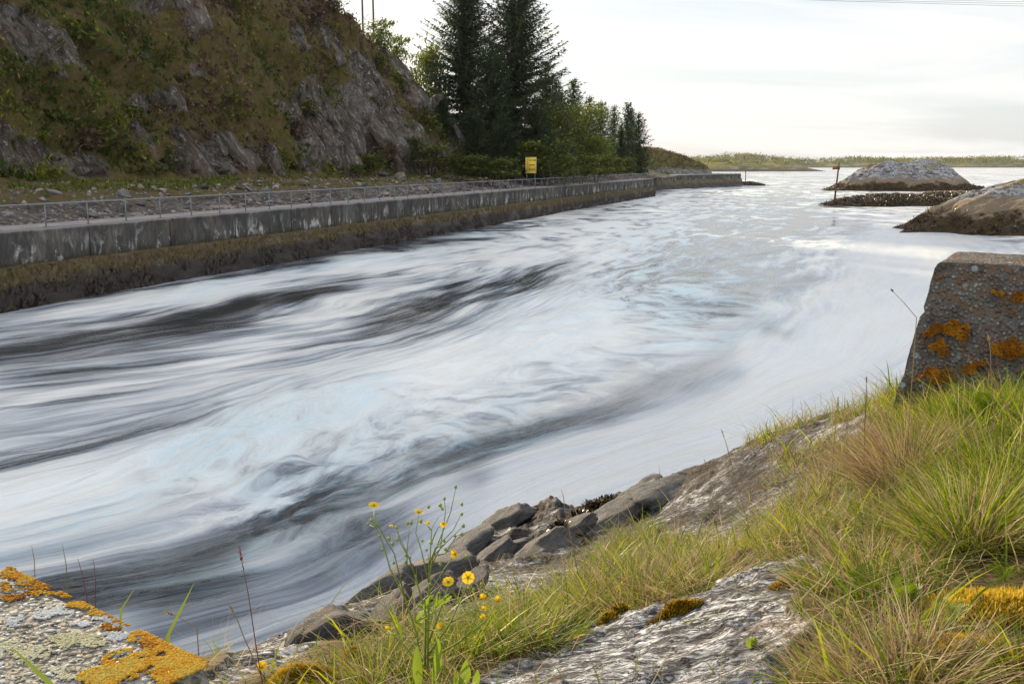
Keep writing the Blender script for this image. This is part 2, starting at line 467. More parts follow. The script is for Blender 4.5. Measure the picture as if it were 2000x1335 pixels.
# black lichen band on the lower, sea-washed rock
xs_ = q.sepz(pos)
edge = q.math('MULTIPLY', xs_[0], 0.30)
low = q.rng(q.math('SUBTRACT', q.math('ADD', zc, q.math('MULTIPLY', q.math('SUBTRACT', n4, 0.5), 0.9)), edge), 3.92, 3.64, 0.0, 0.95)
low = q.math('MULTIPLY', low, q.rng(q.noise(9, 6, 0.7), 0.30, 0.48, 0.45, 1.0))
low = q.math('MULTIPLY', low, q.rng(q.noise(1.0, 5, 0.6, 0.6, q.coord('Object', (1.2, 7.0, 7.0), (0, 0, -math.radians(16)))), 0.60, 0.48, 0.15, 1.0))
rk = q.mix(low, rk, q.mix(n2, (0.014, 0.013, 0.013), (0.085, 0.07, 0.06)))
# orange crust lichen specks
li = q.noise(6.5, 5, 0.6)
li2 = q.math('MULTIPLY', q.rng(li, 0.655, 0.69), q.rng(q.noise(60, 3), 0.38, 0.5))
li2 = q.math('MULTIPLY', li2, q.rng(zc, 4.2, 4.35))
rk = q.mix(li2, rk, (0.60, 0.24, 0.03))
soilc = q.mix(q.noise(14, 6), (0.06, 0.045, 0.02), (0.20, 0.15, 0.05))
colr = q.mix(q.attr('rock'), soilc, rk)
hh = q.math('ADD', q.math('MULTIPLY', n1, 0.5), q.math('ADD', q.math('MULTIPLY', n2, 0.6), q.math('MULTIPLY', n3, 0.25)))
ground = tag(obj('shore_ground', gme, q.bsdf(colr, 0.85, q.bump(q.math('ADD', hh, q.rng(ck, 0.0, 0.05, 0.0, 0.5)), 0.9, 0.03), 0.25)), 'pale banded gneiss shore sloping down to the current', kind='structure')

# ------------------------------------------------------------------ the tidal current (water)
def wl(line):
    return [PZ(px, py, 0.0)[:2] for px, py in line]
WD = np.array([0.303, 0.953]); WNL = np.array([-0.953, 0.303]); W0 = np.array([-20.0, 39.0])
STREAM = [[(-300, 640), (0, 600), (300, 560), (600, 500), (900, 450), (1267, 382), (1350, 350)],
          [(-300, 740), (0, 690), (400, 630), (800, 555), (1100, 480), (1330, 410), (1420, 355)],
          [(-300, 890), (0, 830), (400, 765), (800, 680), (1060, 570), (1320, 460), (1480, 370)],
          [(-300, 1090), (0, 1020), (300, 945), (450, 870), (700, 750), (1000, 635), (1250, 530), (1500, 420), (1560, 360)],
          [(-200, 1190), (100, 1130), (400, 1070), (600, 1010), (830, 905), (1050, 830), (1250, 750), (1500, 600), (1640, 450), (1700, 400)],
          [(200, 1300), (650, 1180), (900, 1020), (1100, 930), (1400, 840), (1700, 690), (1850, 520), (1850, 470)],
          [(700, 1330), (1340, 940), (1690, 820), (1900, 700), (2200, 560), (2200, 480)]]
cp, cv = [], []
vals = [0.0, 6.5, 13.0, 19.5, 24.5, 29.0, 34.0]
for L, v in zip(STREAM, vals):
    L = np.array(L, float)
    for i in range(len(L) - 1):
        for t in (0, 0.5):
            p = L[i] * (1 - t) + L[i + 1] * t
            x, y = PZ(p[0], p[1], 0)[:2]
            cp.append((x / y * 2.0, math.log(y))); cv.append(v)
_vt = TPS(cp, cv, 0.02)
WNR, WNC = 480, 310
wy = np.concatenate([6.0 * (420 / 6.0) ** np.linspace(0, 1, WNR - 40), 420 * (9000 / 420) ** (np.linspace(0, 1, 41)[1:])])
wr = np.linspace(-0.80, 0.80, WNC)
WX = wr[None] * wy[:, None]; WY = np.repeat(wy[:, None], WNC, 1)
wpx, wpy = proj(WX, WY, 0 * WX)
fv = _vt(np.clip(WX / WY, -0.75, 0.75) * 2.0, np.log(np.minimum(WY, 500)))
fv = fv + 0.9 * fbm(WX * 0.09, WY * 0.09, 3.0, 3)
fu = WX * 0.40 + WY * 0.916
jit = fbm(fu * 0.12, fv * 0.5, 0.0, 4)
jpx = wpx + 40 * jit * np.clip((wpy - 330) / 350, 0.1, 1.5); jpy = wpy + 34 * fbm(fu * 0.15, fv * 0.6, 5.0, 4) * np.clip((wpy - 330) / 350, 0.05, 1.5)
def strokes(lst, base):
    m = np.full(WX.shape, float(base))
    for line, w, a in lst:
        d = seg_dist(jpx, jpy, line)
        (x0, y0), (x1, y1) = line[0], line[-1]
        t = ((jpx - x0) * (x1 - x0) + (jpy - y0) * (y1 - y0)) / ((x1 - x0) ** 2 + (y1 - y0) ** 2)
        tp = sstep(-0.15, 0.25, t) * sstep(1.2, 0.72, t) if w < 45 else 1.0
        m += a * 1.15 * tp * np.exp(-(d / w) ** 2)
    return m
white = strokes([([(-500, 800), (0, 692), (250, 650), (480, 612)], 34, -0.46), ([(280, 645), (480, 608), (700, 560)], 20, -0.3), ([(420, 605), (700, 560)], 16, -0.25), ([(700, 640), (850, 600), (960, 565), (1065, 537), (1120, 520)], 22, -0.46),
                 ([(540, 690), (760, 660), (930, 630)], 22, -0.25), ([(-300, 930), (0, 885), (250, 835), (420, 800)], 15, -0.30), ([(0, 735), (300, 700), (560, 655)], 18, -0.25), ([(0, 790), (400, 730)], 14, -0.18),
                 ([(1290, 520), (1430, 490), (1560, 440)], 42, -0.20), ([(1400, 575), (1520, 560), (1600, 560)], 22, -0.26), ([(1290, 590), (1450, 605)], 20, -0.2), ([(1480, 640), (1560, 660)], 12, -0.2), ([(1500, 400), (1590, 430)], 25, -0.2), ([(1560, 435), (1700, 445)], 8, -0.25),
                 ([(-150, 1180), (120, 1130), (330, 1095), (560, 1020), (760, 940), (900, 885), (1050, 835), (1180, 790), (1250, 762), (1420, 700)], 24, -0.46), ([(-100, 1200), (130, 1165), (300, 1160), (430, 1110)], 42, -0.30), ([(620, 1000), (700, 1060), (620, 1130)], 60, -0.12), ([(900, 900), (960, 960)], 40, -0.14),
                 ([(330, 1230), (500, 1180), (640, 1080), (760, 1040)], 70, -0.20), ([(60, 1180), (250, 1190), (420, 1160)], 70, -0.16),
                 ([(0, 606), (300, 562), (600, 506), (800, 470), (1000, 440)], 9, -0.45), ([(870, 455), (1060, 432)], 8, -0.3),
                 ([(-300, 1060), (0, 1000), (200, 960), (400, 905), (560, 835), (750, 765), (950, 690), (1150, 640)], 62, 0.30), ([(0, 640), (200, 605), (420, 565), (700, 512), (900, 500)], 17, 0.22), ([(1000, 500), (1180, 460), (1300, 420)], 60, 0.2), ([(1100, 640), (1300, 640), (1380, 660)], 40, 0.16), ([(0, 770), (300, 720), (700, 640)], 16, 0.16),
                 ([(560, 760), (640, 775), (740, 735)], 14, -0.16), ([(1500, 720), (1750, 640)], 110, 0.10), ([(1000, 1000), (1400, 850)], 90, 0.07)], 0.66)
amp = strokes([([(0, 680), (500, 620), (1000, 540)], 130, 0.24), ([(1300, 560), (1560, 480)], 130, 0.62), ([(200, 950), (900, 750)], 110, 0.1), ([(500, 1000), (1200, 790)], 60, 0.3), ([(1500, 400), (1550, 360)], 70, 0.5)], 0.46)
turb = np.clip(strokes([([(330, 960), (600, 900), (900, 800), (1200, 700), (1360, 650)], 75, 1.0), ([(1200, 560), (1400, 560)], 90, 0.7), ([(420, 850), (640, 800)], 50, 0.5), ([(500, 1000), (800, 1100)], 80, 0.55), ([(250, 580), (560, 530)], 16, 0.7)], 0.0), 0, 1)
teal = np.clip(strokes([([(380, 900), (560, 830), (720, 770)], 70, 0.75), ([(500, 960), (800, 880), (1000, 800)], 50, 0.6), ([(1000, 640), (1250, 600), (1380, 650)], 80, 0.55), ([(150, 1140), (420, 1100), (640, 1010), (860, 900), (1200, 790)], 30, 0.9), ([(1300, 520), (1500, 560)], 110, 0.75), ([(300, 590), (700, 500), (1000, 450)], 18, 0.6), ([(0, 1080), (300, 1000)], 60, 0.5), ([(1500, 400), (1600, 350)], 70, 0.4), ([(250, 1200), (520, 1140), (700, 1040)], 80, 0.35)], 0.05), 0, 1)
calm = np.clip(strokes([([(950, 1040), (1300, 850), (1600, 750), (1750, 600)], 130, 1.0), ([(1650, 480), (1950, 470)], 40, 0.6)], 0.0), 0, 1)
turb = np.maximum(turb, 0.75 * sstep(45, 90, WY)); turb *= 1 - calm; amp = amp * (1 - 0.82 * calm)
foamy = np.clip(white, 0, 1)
# real relief: long swells along the flow, standing waves at the crest, eddies
flow = np.stack([fu, fv, 0 * fu], -1)
relief = 0.16 * fbm(fu * 0.16, fv * 0.55, 1.0, 3) * np.clip(60 / WY, 0.2, 1) + 0.34 * turb * np.clip(24 / WY, 0.0, 1) ** 1.5 * fbm(fu * 0.55, fv * 0.8, 8.0, 4, 0.55)
cr_d = seg_dist(wpx, wpy, [(-300, 1050), (0, 990), (250, 930), (420, 870), (600, 800), (800, 730), (1000, 660), (1150, 620)])
relief += 0.42 * np.exp(-(cr_d / 45) ** 2) * (0.7 + 0.5 * fbm(fu * 0.2, fv * 0.2, 2.0, 2))
relief += 0.09 * fbm(fu * 0.7, fv * 1.6, 6.0, 3) * (1 - calm) * np.clip(22 / WY, 0, 1) ** 1.5
relief *= np.clip(1.15 - WY / 420, 0.0, 1)
wme = mesh_np('water', np.stack([WX, WY, relief], -1).reshape(-1, 3), [grid_faces(WNR, WNC)], True,
              {'flow': flow.reshape(-1, 3), 'white': white.ravel(), 'amp': amp.ravel(), 'turb': turb.ravel(), 'teal': teal.ravel(), 'calm': calm.ravel(), 'near': np.clip(38 / WY, 0, 1).ravel() ** 1.5})
q = NM('tidal_current')
fl = q.attr('flow', 'Vector')
c1 = q.coord(vec=fl, scale=(0.10, 1.1, 1)); c2 = q.coord(vec=fl, scale=(0.24, 2.9, 1)); c3 = q.coord(vec=fl, scale=(0.7, 11.0, 1)); c4 = q.coord(vec=fl, scale=(0.42, 0.8, 1))
s1 = q.noise(1.0, 5, 0.55, 0.35, c1); s2 = q.noise(1.0, 3, 0.55, 0.3, c2); s3 = q.noise(1.0, 2, 0.5, 0.25, c3); s4n = q.noise(1.0, 7, 0.66, 1.6, c4); s4f = q.math('MULTIPLY_ADD', q.noise(1.0, 4, 0.5, 1.5, q.coord(vec=fl, scale=(0.16, 0.42, 1))), 2.1, -0.60)
s4m = q.n('ShaderNodeMix', data_type='FLOAT'); q.l(q.attr('near'), s4m.inputs[0]); q.l(s4f, s4m.inputs[2]); q.l(s4n, s4m.inputs[3]); s4 = s4m.outputs[0]
streak = q.math('ADD', q.math('MULTIPLY', s1, 1.25), q.math('ADD', q.math('MULTIPLY', s2, 0.85), q.math('MULTIPLY', q.math('SUBTRACT', s3, 0.5), q.math('MULTIPLY', q.attr('near'), 0.28))))
streak = q.math('MULTIPLY', q.math('SUBTRACT', streak, 1.05), 1.45)
curl = q.math('MULTIPLY', q.math('SUBTRACT', s4, 0.5), 3.4)
pat = q.n('ShaderNodeMix', data_type='FLOAT')
q.l(q.attr('turb'), pat.inputs[0]); q.l(streak, pat.inputs[2]); q.l(curl, pat.inputs[3])
w = q.math('MULTIPLY_ADD', pat.outputs[0], q.attr('amp'), q.attr('white'), clamp=True)
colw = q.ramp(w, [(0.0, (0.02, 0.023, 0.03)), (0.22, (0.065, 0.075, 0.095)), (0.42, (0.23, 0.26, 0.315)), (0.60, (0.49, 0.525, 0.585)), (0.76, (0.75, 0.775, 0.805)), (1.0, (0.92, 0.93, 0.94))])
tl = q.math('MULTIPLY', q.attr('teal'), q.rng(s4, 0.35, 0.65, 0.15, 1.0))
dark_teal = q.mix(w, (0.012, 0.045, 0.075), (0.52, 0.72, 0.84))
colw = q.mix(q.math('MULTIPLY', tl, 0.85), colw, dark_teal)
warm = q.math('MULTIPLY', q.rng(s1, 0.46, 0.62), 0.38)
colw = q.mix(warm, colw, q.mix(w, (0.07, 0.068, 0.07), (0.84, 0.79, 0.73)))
rip = q.noise(1.0, 3, 0.5, 0.4, q.coord(vec=fl, scale=(1.1, 9.0, 1)))
hgt = q.math('ADD', q.math('MULTIPLY', q.math('MULTIPLY', pat.outputs[0], q.attr('near')), 0.5), q.math('MULTIPLY', q.math('MULTIPLY', rip, q.attr('near')), 0.25))
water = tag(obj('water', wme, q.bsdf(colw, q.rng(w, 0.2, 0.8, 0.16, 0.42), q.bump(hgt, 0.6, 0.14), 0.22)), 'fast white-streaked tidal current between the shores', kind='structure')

# ------------------------------------------------------------------ quay wall, walkway, railing on the far side
KINK = W0 + WD * 104.0
END = np.array([25.3, 180.0])
def wall_pt(s, u=0.0):
    """point s metres along the wall, u metres inland"""
    s = np.asarray(s, float)
    d2 = END - KINK; L2 = np.linalg.norm(d2); d2 = d2 / L2
    a = W0[None] + np.minimum(s, 104.0)[..., None] * WD
    b = a + np.maximum(s - 104.0, 0)[..., None] * d2
    return b + np.asarray(u, float)[..., None] * WNL if np.ndim(u) else b + u * WNL
SEND = 104.0 + float(np.linalg.norm(END - KINK))
WTOP = 3.1
wall = tag(empty('quay_wall', (*W0, 0)), 'long stained concrete quay wall with weed band along the far side of the current', 'wall')
def strip(name, prof, s0, s1, ds, m, parent=None, amp=0.0, seed=0.0, attrs=None, ptf=None):
    ss = np.linspace(s0, s1, int((s1 - s0) / ds) + 1)
    pr = np.array(prof, float)
    # resample the profile finely
    seg = np.concatenate([[0], np.cumsum(np.hypot(*np.diff(pr, axis=0).T))])
    t = np.linspace(0, seg[-1], max(len(pr), int(seg[-1] / max(ds * 0.5, 0.12)) + 1))
    t = np.unique(np.concatenate([t, seg]))
    u = np.interp(t, seg, pr[:, 0]); z = np.interp(t, seg, pr[:, 1])
    S, U = np.meshgrid(ss, u, indexing='ij'); Z = np.repeat(z[None], len(ss), 0)
    Uo = U + amp * fbm(S * 0.9, Z * 1.6, seed, 4)
    P = (ptf or wall_pt)(S.ravel(), Uo.ravel())
    V = np.concatenate([P, Z.reshape(-1, 1)], 1)
    if parent is not None: V = V - np.array(parent.location)
    me = mesh_np(name, V, [grid_faces(len(ss), len(u))], True)
    return obj(name, me, m, parent)
q = NM('stained_concrete')
wc = q.coord('Object', (1, 1, 1), (0, 0, math.radians(17.6)))        # x along-wall after rotation is y
vs = q.noise(1.0, 8, 0.7, 0.6, q.coord('Object', (0.55, 0.55, 0.30)))
vs2 = q.noise(1.0, 7, 0.68, 0.5, q.coord('Object', (2.2, 2.2, 0.6)))
vs3 = q.noise(2.5, 7, 0.7)
cc = q.ramp(vs, [(0.36, (0.04, 0.038, 0.038)), (0.46, (0.085, 0.078, 0.072)), (0.56, (0.15, 0.14, 0.125)), (0.7, (0.28, 0.255, 0.23))])
cc = q.mix(q.rng(vs2, 0.40, 0.56, 0.8, 0.0), cc, (0.05, 0.05, 0.052))
cc = q.mix(q.rng(q.noise(0.8, 5, 0.6), 0.55, 0.7, 0, 0.5), cc, (0.16, 0.115, 0.055))
zz_ = q.sepz(q.coord('Object'))[2]
eff = q.math('MULTIPLY', q.rng(q.noise(1.0, 6, 0.7, 0.6, q.coord('Object', (1.3, 1.3, 0.75))), 0.53, 0.62), q.math('MULTIPLY', q.rng(zz_, 1.5, 1.8), q.rng(zz_, 2.9, 2.1)))
cc = q.mix(q.math('MULTIPLY', eff, 0.85), cc, (0.62, 0.62, 0.60))
cc = q.mix(q.rng(q.math('ADD', zz_, q.math('MULTIPLY', vs, 0.25)), 3.12, 3.2), cc, (0.33, 0.31, 0.32))
cc = q.mix(q.rng(q.math('ADD', zz_, q.math('MULTIPLY', q.math('SUBTRACT', vs3, 0.5), 1.4)), 1.95, 1.62, 0.0, 0.9), cc, (0.055, 0.042, 0.018))
cc = q.mix(0.22, cc, (0.02, 0.02, 0.02))
M['concrete'] = q.bsdf(cc, 0.9, q.bump(vs3, 0.6, 0.05), 0.2)
q = NM('weed_covered_footing')
zz_ = q.sepz(q.coord('Object'))[2]
wv = q.noise(1.4, 7, 0.7); wv2 = q.noise(6, 6, 0.7)
oc = q.ramp(wv2, [(0.34, (0.022, 0.016, 0.010)), (0.48, (0.075, 0.056, 0.018)), (0.62, (0.15, 0.11, 0.03)), (0.75, (0.30, 0.27, 0.22))])
oc = q.mix(q.rng(wv, 0.5, 0.7, 0, 0.5), oc, (0.17, 0.15, 0.13))
dk = q.rng(q.math('ADD', zz_, q.math('MULTIPLY', q.math('SUBTRACT', wv, 0.5), 1.3)), 1.22, 0.85)
oc = q.mix(dk, oc, q.mix(wv2, (0.012, 0.009, 0.009), (0.06, 0.042, 0.035)))
M['footing'] = q.bsdf(oc, 0.6, q.bump(wv2, 0.9, 0.10), 0.4)
upper = strip('wall_face', [(1.9, 3.105), (0.05, 3.1), (0.0, 3.05), (0.03, 1.62)], -45, SEND, 0.5, M['concrete'], wall, 0.02)
foot = strip('footing', [(0.1, 1.72), (-0.12, 1.66), (-0.28, 1.2), (-0.32, 0.6), (-0.36, -0.8)], -45, SEND, 0.3, M['footing'], wall, 0.26, 4.0)
# closing end of the wall
eb = MB()
e0 = wall_pt(np.array([SEND]), 0.0)[0] - W0; e1 = wall_pt(np.array([SEND]), 3.0)[0] - W0; de = (END - KINK) / np.linalg.norm(END - KINK)
eb.box([*(0.5 * (e0 + e1) + de * 0.1), 1.0], [*(0.5 * (e1 - e0)), 0], [*(de * 0.12), 0], [0, 0, 2.07])
eb.build('end_wall', M['concrete'], wall)
# pour joints every few metres
jm = MB(); jm.box((0, 0, 0), (0.022, 0, 0), (0, 0.012, 0), (0, 0, 0.70)); jme = jm.mesh('pour_joint'); jme.materials.append(plain('joint_stain', (0.05, 0.045, 0.04), 0.95, 0.3, 4))
rj = np.random.default_rng(8)
for s_ in np.arange(-6, SEND - 2, 5.6):
    o = bpy.data.objects.new('pour_joint', jme); COL.objects.link(o); o.parent = wall
    p_ = wall_pt(np.array([s_ + rj.uniform(-0.3, 0.3)]), -0.004)[0] - W0; o.location = (p_[0], p_[1], 2.34); o.rotation_euler = (0, rj.uniform(-0.02, 0.02), math.atan2(WD[1], WD[0])); o.scale = (rj.uniform(0.5, 1.4), 1, rj.uniform(0.8, 1.0))
# hanging weed fringe at the waterline
rng = np.random.default_rng(5)
def diamonds(C, A, B):
    n = len(C)
    V = np.stack([C - A, C + B, C + A, C - B], 1).reshape(-1, 3)
    return V, np.arange(4 * n).reshape(n, 4)
n = 20000
s = rng.uniform(-12, SEND, n); z = 1.62 * rng.uniform(0.0, 1.0, n) ** 1.15
P = wall_pt(s, -0.36 - 0.16 * fbm(s * 0.9, z * 1.6, 4.0, 2)); C = np.concatenate([P - W0, z[:, None]], 1)
ang = rng.uniform(-0.5, 0.5, n); A = np.stack([WD[0] * ang * 0.2, WD[1] * ang * 0.2, -rng.uniform(0.06, 0.24, n)], 1)
B = np.stack([WD[0] * np.full(n, 0.06), WD[1] * np.full(n, 0.06), 0 * ang], 1) - 0.05 * np.array([WNL[0], WNL[1], 0]) * rng.uniform(0, 1.5, n)[:, None]
V, Fq = diamonds(C, A, B)
o = obj('weed_fringe', mesh_np('weed_fringe', V, [Fq], False, {'tint': np.repeat(np.clip(rng.uniform(0, 0.6, n) ** 1.5 + 0.75 * sstep(0.75, 1.15, z + rng.normal(0, 0.12, n)), 0, 1), 4)}), M['weed'], wall); tag(o, kind='stuff')

# walkway deck behind the coping
q = NM('walkway_concrete')
wn_ = q.noise(1.2, 7, 0.65)
M['walk'] = q.bsdf(q.ramp(wn_, [(0.3, (0.22, 0.20, 0.20)), (0.55, (0.34, 0.31, 0.31)), (0.75, (0.42, 0.39, 0.38))]), 0.9, q.bump(wn_, 0.4, 0.03), 0.2)
tag(strip('walkway', [(2.3, 3.0), (2.3, 3.118), (0.12, 3.112)], -45, SEND, 1.0, M['walk']), 'grey concrete walkway on top of the quay wall', kind='structure')

def railing(name, pts, label, post_h=0.98):
    """one railing: a post at every point, a top rail"""
    root = tag(empty(name, tuple(pts[0])), label, 'railing')
    b = MB(); b.tube([(0, 0, 0), (0, 0, post_h)], 0.028, 6); b.box((0, 0, 0.01), (0.08, 0, 0), (0, 0.08, 0), (0, 0, 0.012))
    pm = b.mesh('post', True); pm.materials.append(M['steel'])
    for p in pts:
        o = bpy.data.objects.new('post', pm); COL.objects.link(o); o.parent = root
        o.location = np.array(p) - np.array(pts[0]); o.rotation_euler = (rng.normal(0, 0.012), rng.normal(0, 0.012), 0)
    r = MB(); R = np.array(pts) - np.array(pts[0]); R[:, 2] += post_h - 0.02
    r.tube(R, 0.030, 6); r.build('top_rail', M['steel'], root, True)
    return root
sp = np.arange(-9.8, SEND - 1, 2.5)
railing('railing', [(*wall_pt(np.array([s]), 0.22)[0], 3.11) for s in sp], 'galvanised railing with thin posts along the long quay wall')

# the second quay beyond, with its own wall and railing
Q0, Q1 = np.array([20.0, 204.0]), np.array([60.2, 266.0])
qd = (Q1 - Q0) / np.linalg.norm(Q1 - Q0); qn = np.array([-qd[1], qd[0]])
def q_pt(s, u):
    return Q0 + np.asarray(s)[..., None] * qd + np.asarray(u)[..., None] * qn
QL = float(np.linalg.norm(Q1 - Q0))
wall2 = tag(empty('quay_wall', (*Q0, 0)), 'shorter far quay wall beyond the end of the long one, dark weed at its foot', 'wall')
strip('wall_face', [(6.0, 3.2), (0.0, 3.2), (0.03, 2.0)], 0, QL, 0.8, M['concrete'], wall2, 0.04, ptf=q_pt)
strip('footing', [(0.1, 2.1), (-0.3, 2.0), (-0.6, 1.0), (-1.2, -0.5)], 0, QL + 0.4, 0.6, M['footing'], wall2, 0.35, 6.0, ptf=q_pt)
eb = MB(); ec = qd * QL + qn * 3.0
eb.box([*(ec + qd * 0.06), 1.3], [*(qn * 3.1), 0], [*(qd * 0.15), 0], [0, 0, 1.88]); eb.build('end_wall', M['concrete'], wall2)
railing('railing', [(*q_pt(np.array(s), np.array(0.3)), 3.2) for s in np.arange(2, QL, 3.0)], 'thin railing on the far quay in front of the green knoll', 1.05)

# ------------------------------------------------------------------ hill, cliff and bank behind the walkway
def smooth_interp(x, xs, ys):
    from_ = np.interp(x, xs, ys)
    return 0.25 * np.interp(x - 1.5, xs, ys) + 0.5 * from_ + 0.25 * np.interp(x + 1.5, xs, ys)
HSX = [-60, -20, 20, 40, 58, 66, 72, 78, 84, 89, 93, 97, 101, 106, 130, 150, 175, 190]
HSY = [14, 18, 20, 23.5, 26, 25.2, 22.2, 19.4, 15.8, 11.5, 8.8, 7.8, 7.5, 7.0, 7.5, 7.0, 5.5, 4.0]
def hill_height(s, u):
    H = smooth_interp(s, HSX, HSY)
    uc = smooth_interp(s, [-60, 0, 20, 60, 90, 100, 120, 190], [17, 16, 15, 12.5, 10.5, 10, 9, 8]) + 1.6 * fbm(s * 0.11, u * 0.02, 2.0, 3) + 0.9 * fbm(s * 0.35 + u * 0.1, u * 0.12, 5.0, 3)
    ur = smooth_interp(s, [-60, 30, 80, 98, 110, 190], [36, 35, 30, 21, 22, 20])
    bank = 3.05 + 1.15 * sstep(2.2, 9.0, u) + 0.35 * sstep(8, 14, u) + 0.22 * fbm(s * 0.5, u * 0.5, 1.0, 4) * sstep(2.2, 3.5, u)
    t = np.clip((u - uc) / (ur - uc), 0, 1)
    prof = 0.62 * sstep(0, 0.42, t) * (0.5 + 0.5 * np.sqrt(np.clip(t / 0.42, 0, 1))) + 0.38 * t ** 0.8
    crag = 2.6 * fbm(s * 0.13 + u * 0.05, u * 0.16, 7.0, 5, 0.55) + 2.4 * (ridged(s * 0.16 + u * 0.12, u * 0.07, 3.0, 4) - 0.55)
    fineb = 1.5 * fbm(s * 0.38, u * 0.42, 4.0, 5, 0.6)
    a = sstep(0, 0.12, t) * (1 - 0.55 * sstep(0.55, 1.0, t))
    back = np.clip((u - ur) / 30, 0, 1)
    return bank + (H - 4.5) * prof * (1 - 0.35 * back) + a * (crag + fineb) * np.clip((H - 4.5) / 14, 0.12, 1), t, H
hs = np.linspace(-25, 190, 520)
hu = np.concatenate([np.linspace(1.95, 8, 20)[:-1], np.linspace(8, 38, 170)[:-1], np.linspace(38, 75, 14)])
HS, HU = np.meshgrid(hs, hu, indexing='ij')
HZ, HT, HH = hill_height(HS, HU)
def straight_pt(s, u):
    return wall_pt(s, u)
HP = straight_pt(HS.ravel(), HU.ravel()).reshape(*HS.shape, 2)
HV = np.stack([HP[..., 0], HP[..., 1], HZ], -1)
# push the cliff faces out of the height field so that they crag and overhang
gu = np.gradient(HZ, axis=1) / (np.gradient(HU, axis=1) + 1e-6)
gs = np.gradient(HZ, axis=0) / (np.gradient(HS, axis=0) + 1e-6)
steep = sstep(0.75, 1.6, np.hypot(gu, gs))
sh = 2.6 * (ridged(HS * 0.20 + HZ * 0.14, HZ * 0.10, HU * 0.05, 5, 0.62) - 0.55) + 0.9 * fbm(HS * 0.7 + HZ * 0.4, HZ * 0.5, HU * 0.2, 4, 0.6)
HV[..., 0] -= WNL[0] * sh * steep * 1.3; HV[..., 1] -= WNL[1] * sh * steep * 1.3
# rock shows on the steep lower half, in patches higher up
rockm = sstep(0.55, 1.2, np.hypot(gu, gs)) * sstep(-0.12, 0.12, fbm(HS * 0.16, HZ * 0.2, 11.0, 5, 0.6) + 0.85 * (0.36 - HT)) * (HT > 0.01)
rockm = np.maximum(rockm, sstep(7.4, 5.4, HU) * 0.7)
hme = mesh_np('hill', HV.reshape(-1, 3), [grid_faces(len(hs), len(hu))], True, {'rock': rockm.ravel()})
q = NM('hill_rock_and_heath')
r1 = q.noise(0.55, 9, 0.68, 0.7, q.coord('Object', (1.3, 0.55, 0.5), (0.5, 0.3, 0.3))); r2 = q.noise(3.4, 6, 0.7); r3 = q.noise(0.35, 5, 0.6)
rc = q.ramp(r1, [(0.3, (0.022, 0.018, 0.016)), (0.44, (0.085, 0.068, 0.056)), (0.56, (0.16, 0.14, 0.122)), (0.7, (0.28, 0.26, 0.25))])
rc = q.mix(q.math('MULTIPLY', q.rng(r2, 0.55, 0.63, 0, 0.75), q.rng(r3, 0.42, 0.56)), rc, (0.45, 0.45, 0.47))
rc = q.mix(q.rng(r2, 0.46, 0.36, 0, 0.8), rc, (0.03, 0.027, 0.025))
rc = q.mix(q.rng(r3, 0.56, 0.68, 0, 0.6), rc, (0.20, 0.125, 0.08))
vc = q.ramp(q.noise(1.5, 10, 0.75), [(0.3, (0.04, 0.042, 0.012)), (0.45, (0.11, 0.105, 0.022)), (0.56, (0.15, 0.095, 0.055)), (0.7, (0.20, 0.18, 0.035))])
mk_ = q.rng(q.math('ADD', q.attr('rock'), q.math('MULTIPLY', q.math('SUBTRACT', r2, 0.5), 0.9)), 0.35, 0.6)
hill = tag(obj('hill', hme, q.bsdf(q.mix(mk_, vc, rc), 0.9, q.bump(q.math('ADD', r1, q.math('MULTIPLY', r2, 0.4)), 1.0, 0.6), 0.2)), 'steep craggy hill with heather above the walkway', kind='structure')
def hill_at(s, u):
    z, t, H = hill_height(np.asarray(s, float), np.asarray(u, float))
    p = straight_pt(np.atleast_1d(s).astype(float), np.atleast_1d(u).astype(float))
    return np.concatenate([p, np.atleast_1d(z)[:, None]], 1)
def su_of(x, y):
    """inverse of wall_pt for the straight part"""
    d = np.array([x, y]) - W0
    return float(d @ WD), float(d @ WNL)

# ------------------------------------------------------------------ islands, skerries, far land
q = NM('sea_rock')
ip = q.coord('Object'); iz = q.sepz(ip)[2]
i1 = q.noise(0.5, 9, 0.7, 0.8, q.coord('Object', (0.7, 1.2, 2.2), (0.2, 0.3, 0.3))); i2 = q.noise(1.6, 7, 0.7); i3 = q.noise(0.22, 5, 0.6)
bc = q.ramp(i1, [(0.3, (0.06, 0.055, 0.055)), (0.43, (0.28, 0.275, 0.29)), (0.54, (0.48, 0.48, 0.50)), (0.75, (0.60, 0.60, 0.62))])
bc = q.mix(q.rng(i2, 0.48, 0.38, 0, 0.85), bc, (0.05, 0.047, 0.05))
ikk = q.math('ABSOLUTE', q.math('SUBTRACT', q.noise(0.5, 6, 0.6, 0.8, q.coord('Object', (0.8, 1.0, 2.4), (0.3, 0.5, 0.2))), 0.5))
bc = q.mix(q.rng(ikk, 0.03, 0.008, 0, 0.9), bc, (0.03, 0.028, 0.03))
zn = q.math('ADD', iz, q.math('ADD', q.math('MULTIPLY', q.math('SUBTRACT', i3, 0.5), 4.5), q.math('MULTIPLY', q.math('SUBTRACT', i2, 0.5), 0.8)))
bc = q.mix(q.rng(zn, 3.0, 2.2), bc, q.mix(i2, (0.16, 0.12, 0.085), (0.36, 0.27, 0.175)))
bc = q.mix(q.rng(zn, 1.75, 1.35), bc, q.mix(q.rng(i2, 0.35, 0.65), (0.014, 0.009, 0.006), (0.095, 0.055, 0.012)))
tv = q.math('MULTIPLY', q.attr('turf'), q.rng(i2, 0.38, 0.52))
bc = q.mix(tv, bc, q.mix(q.noise(0.9, 6), (0.16, 0.14, 0.02), (0.34, 0.22, 0.05)))
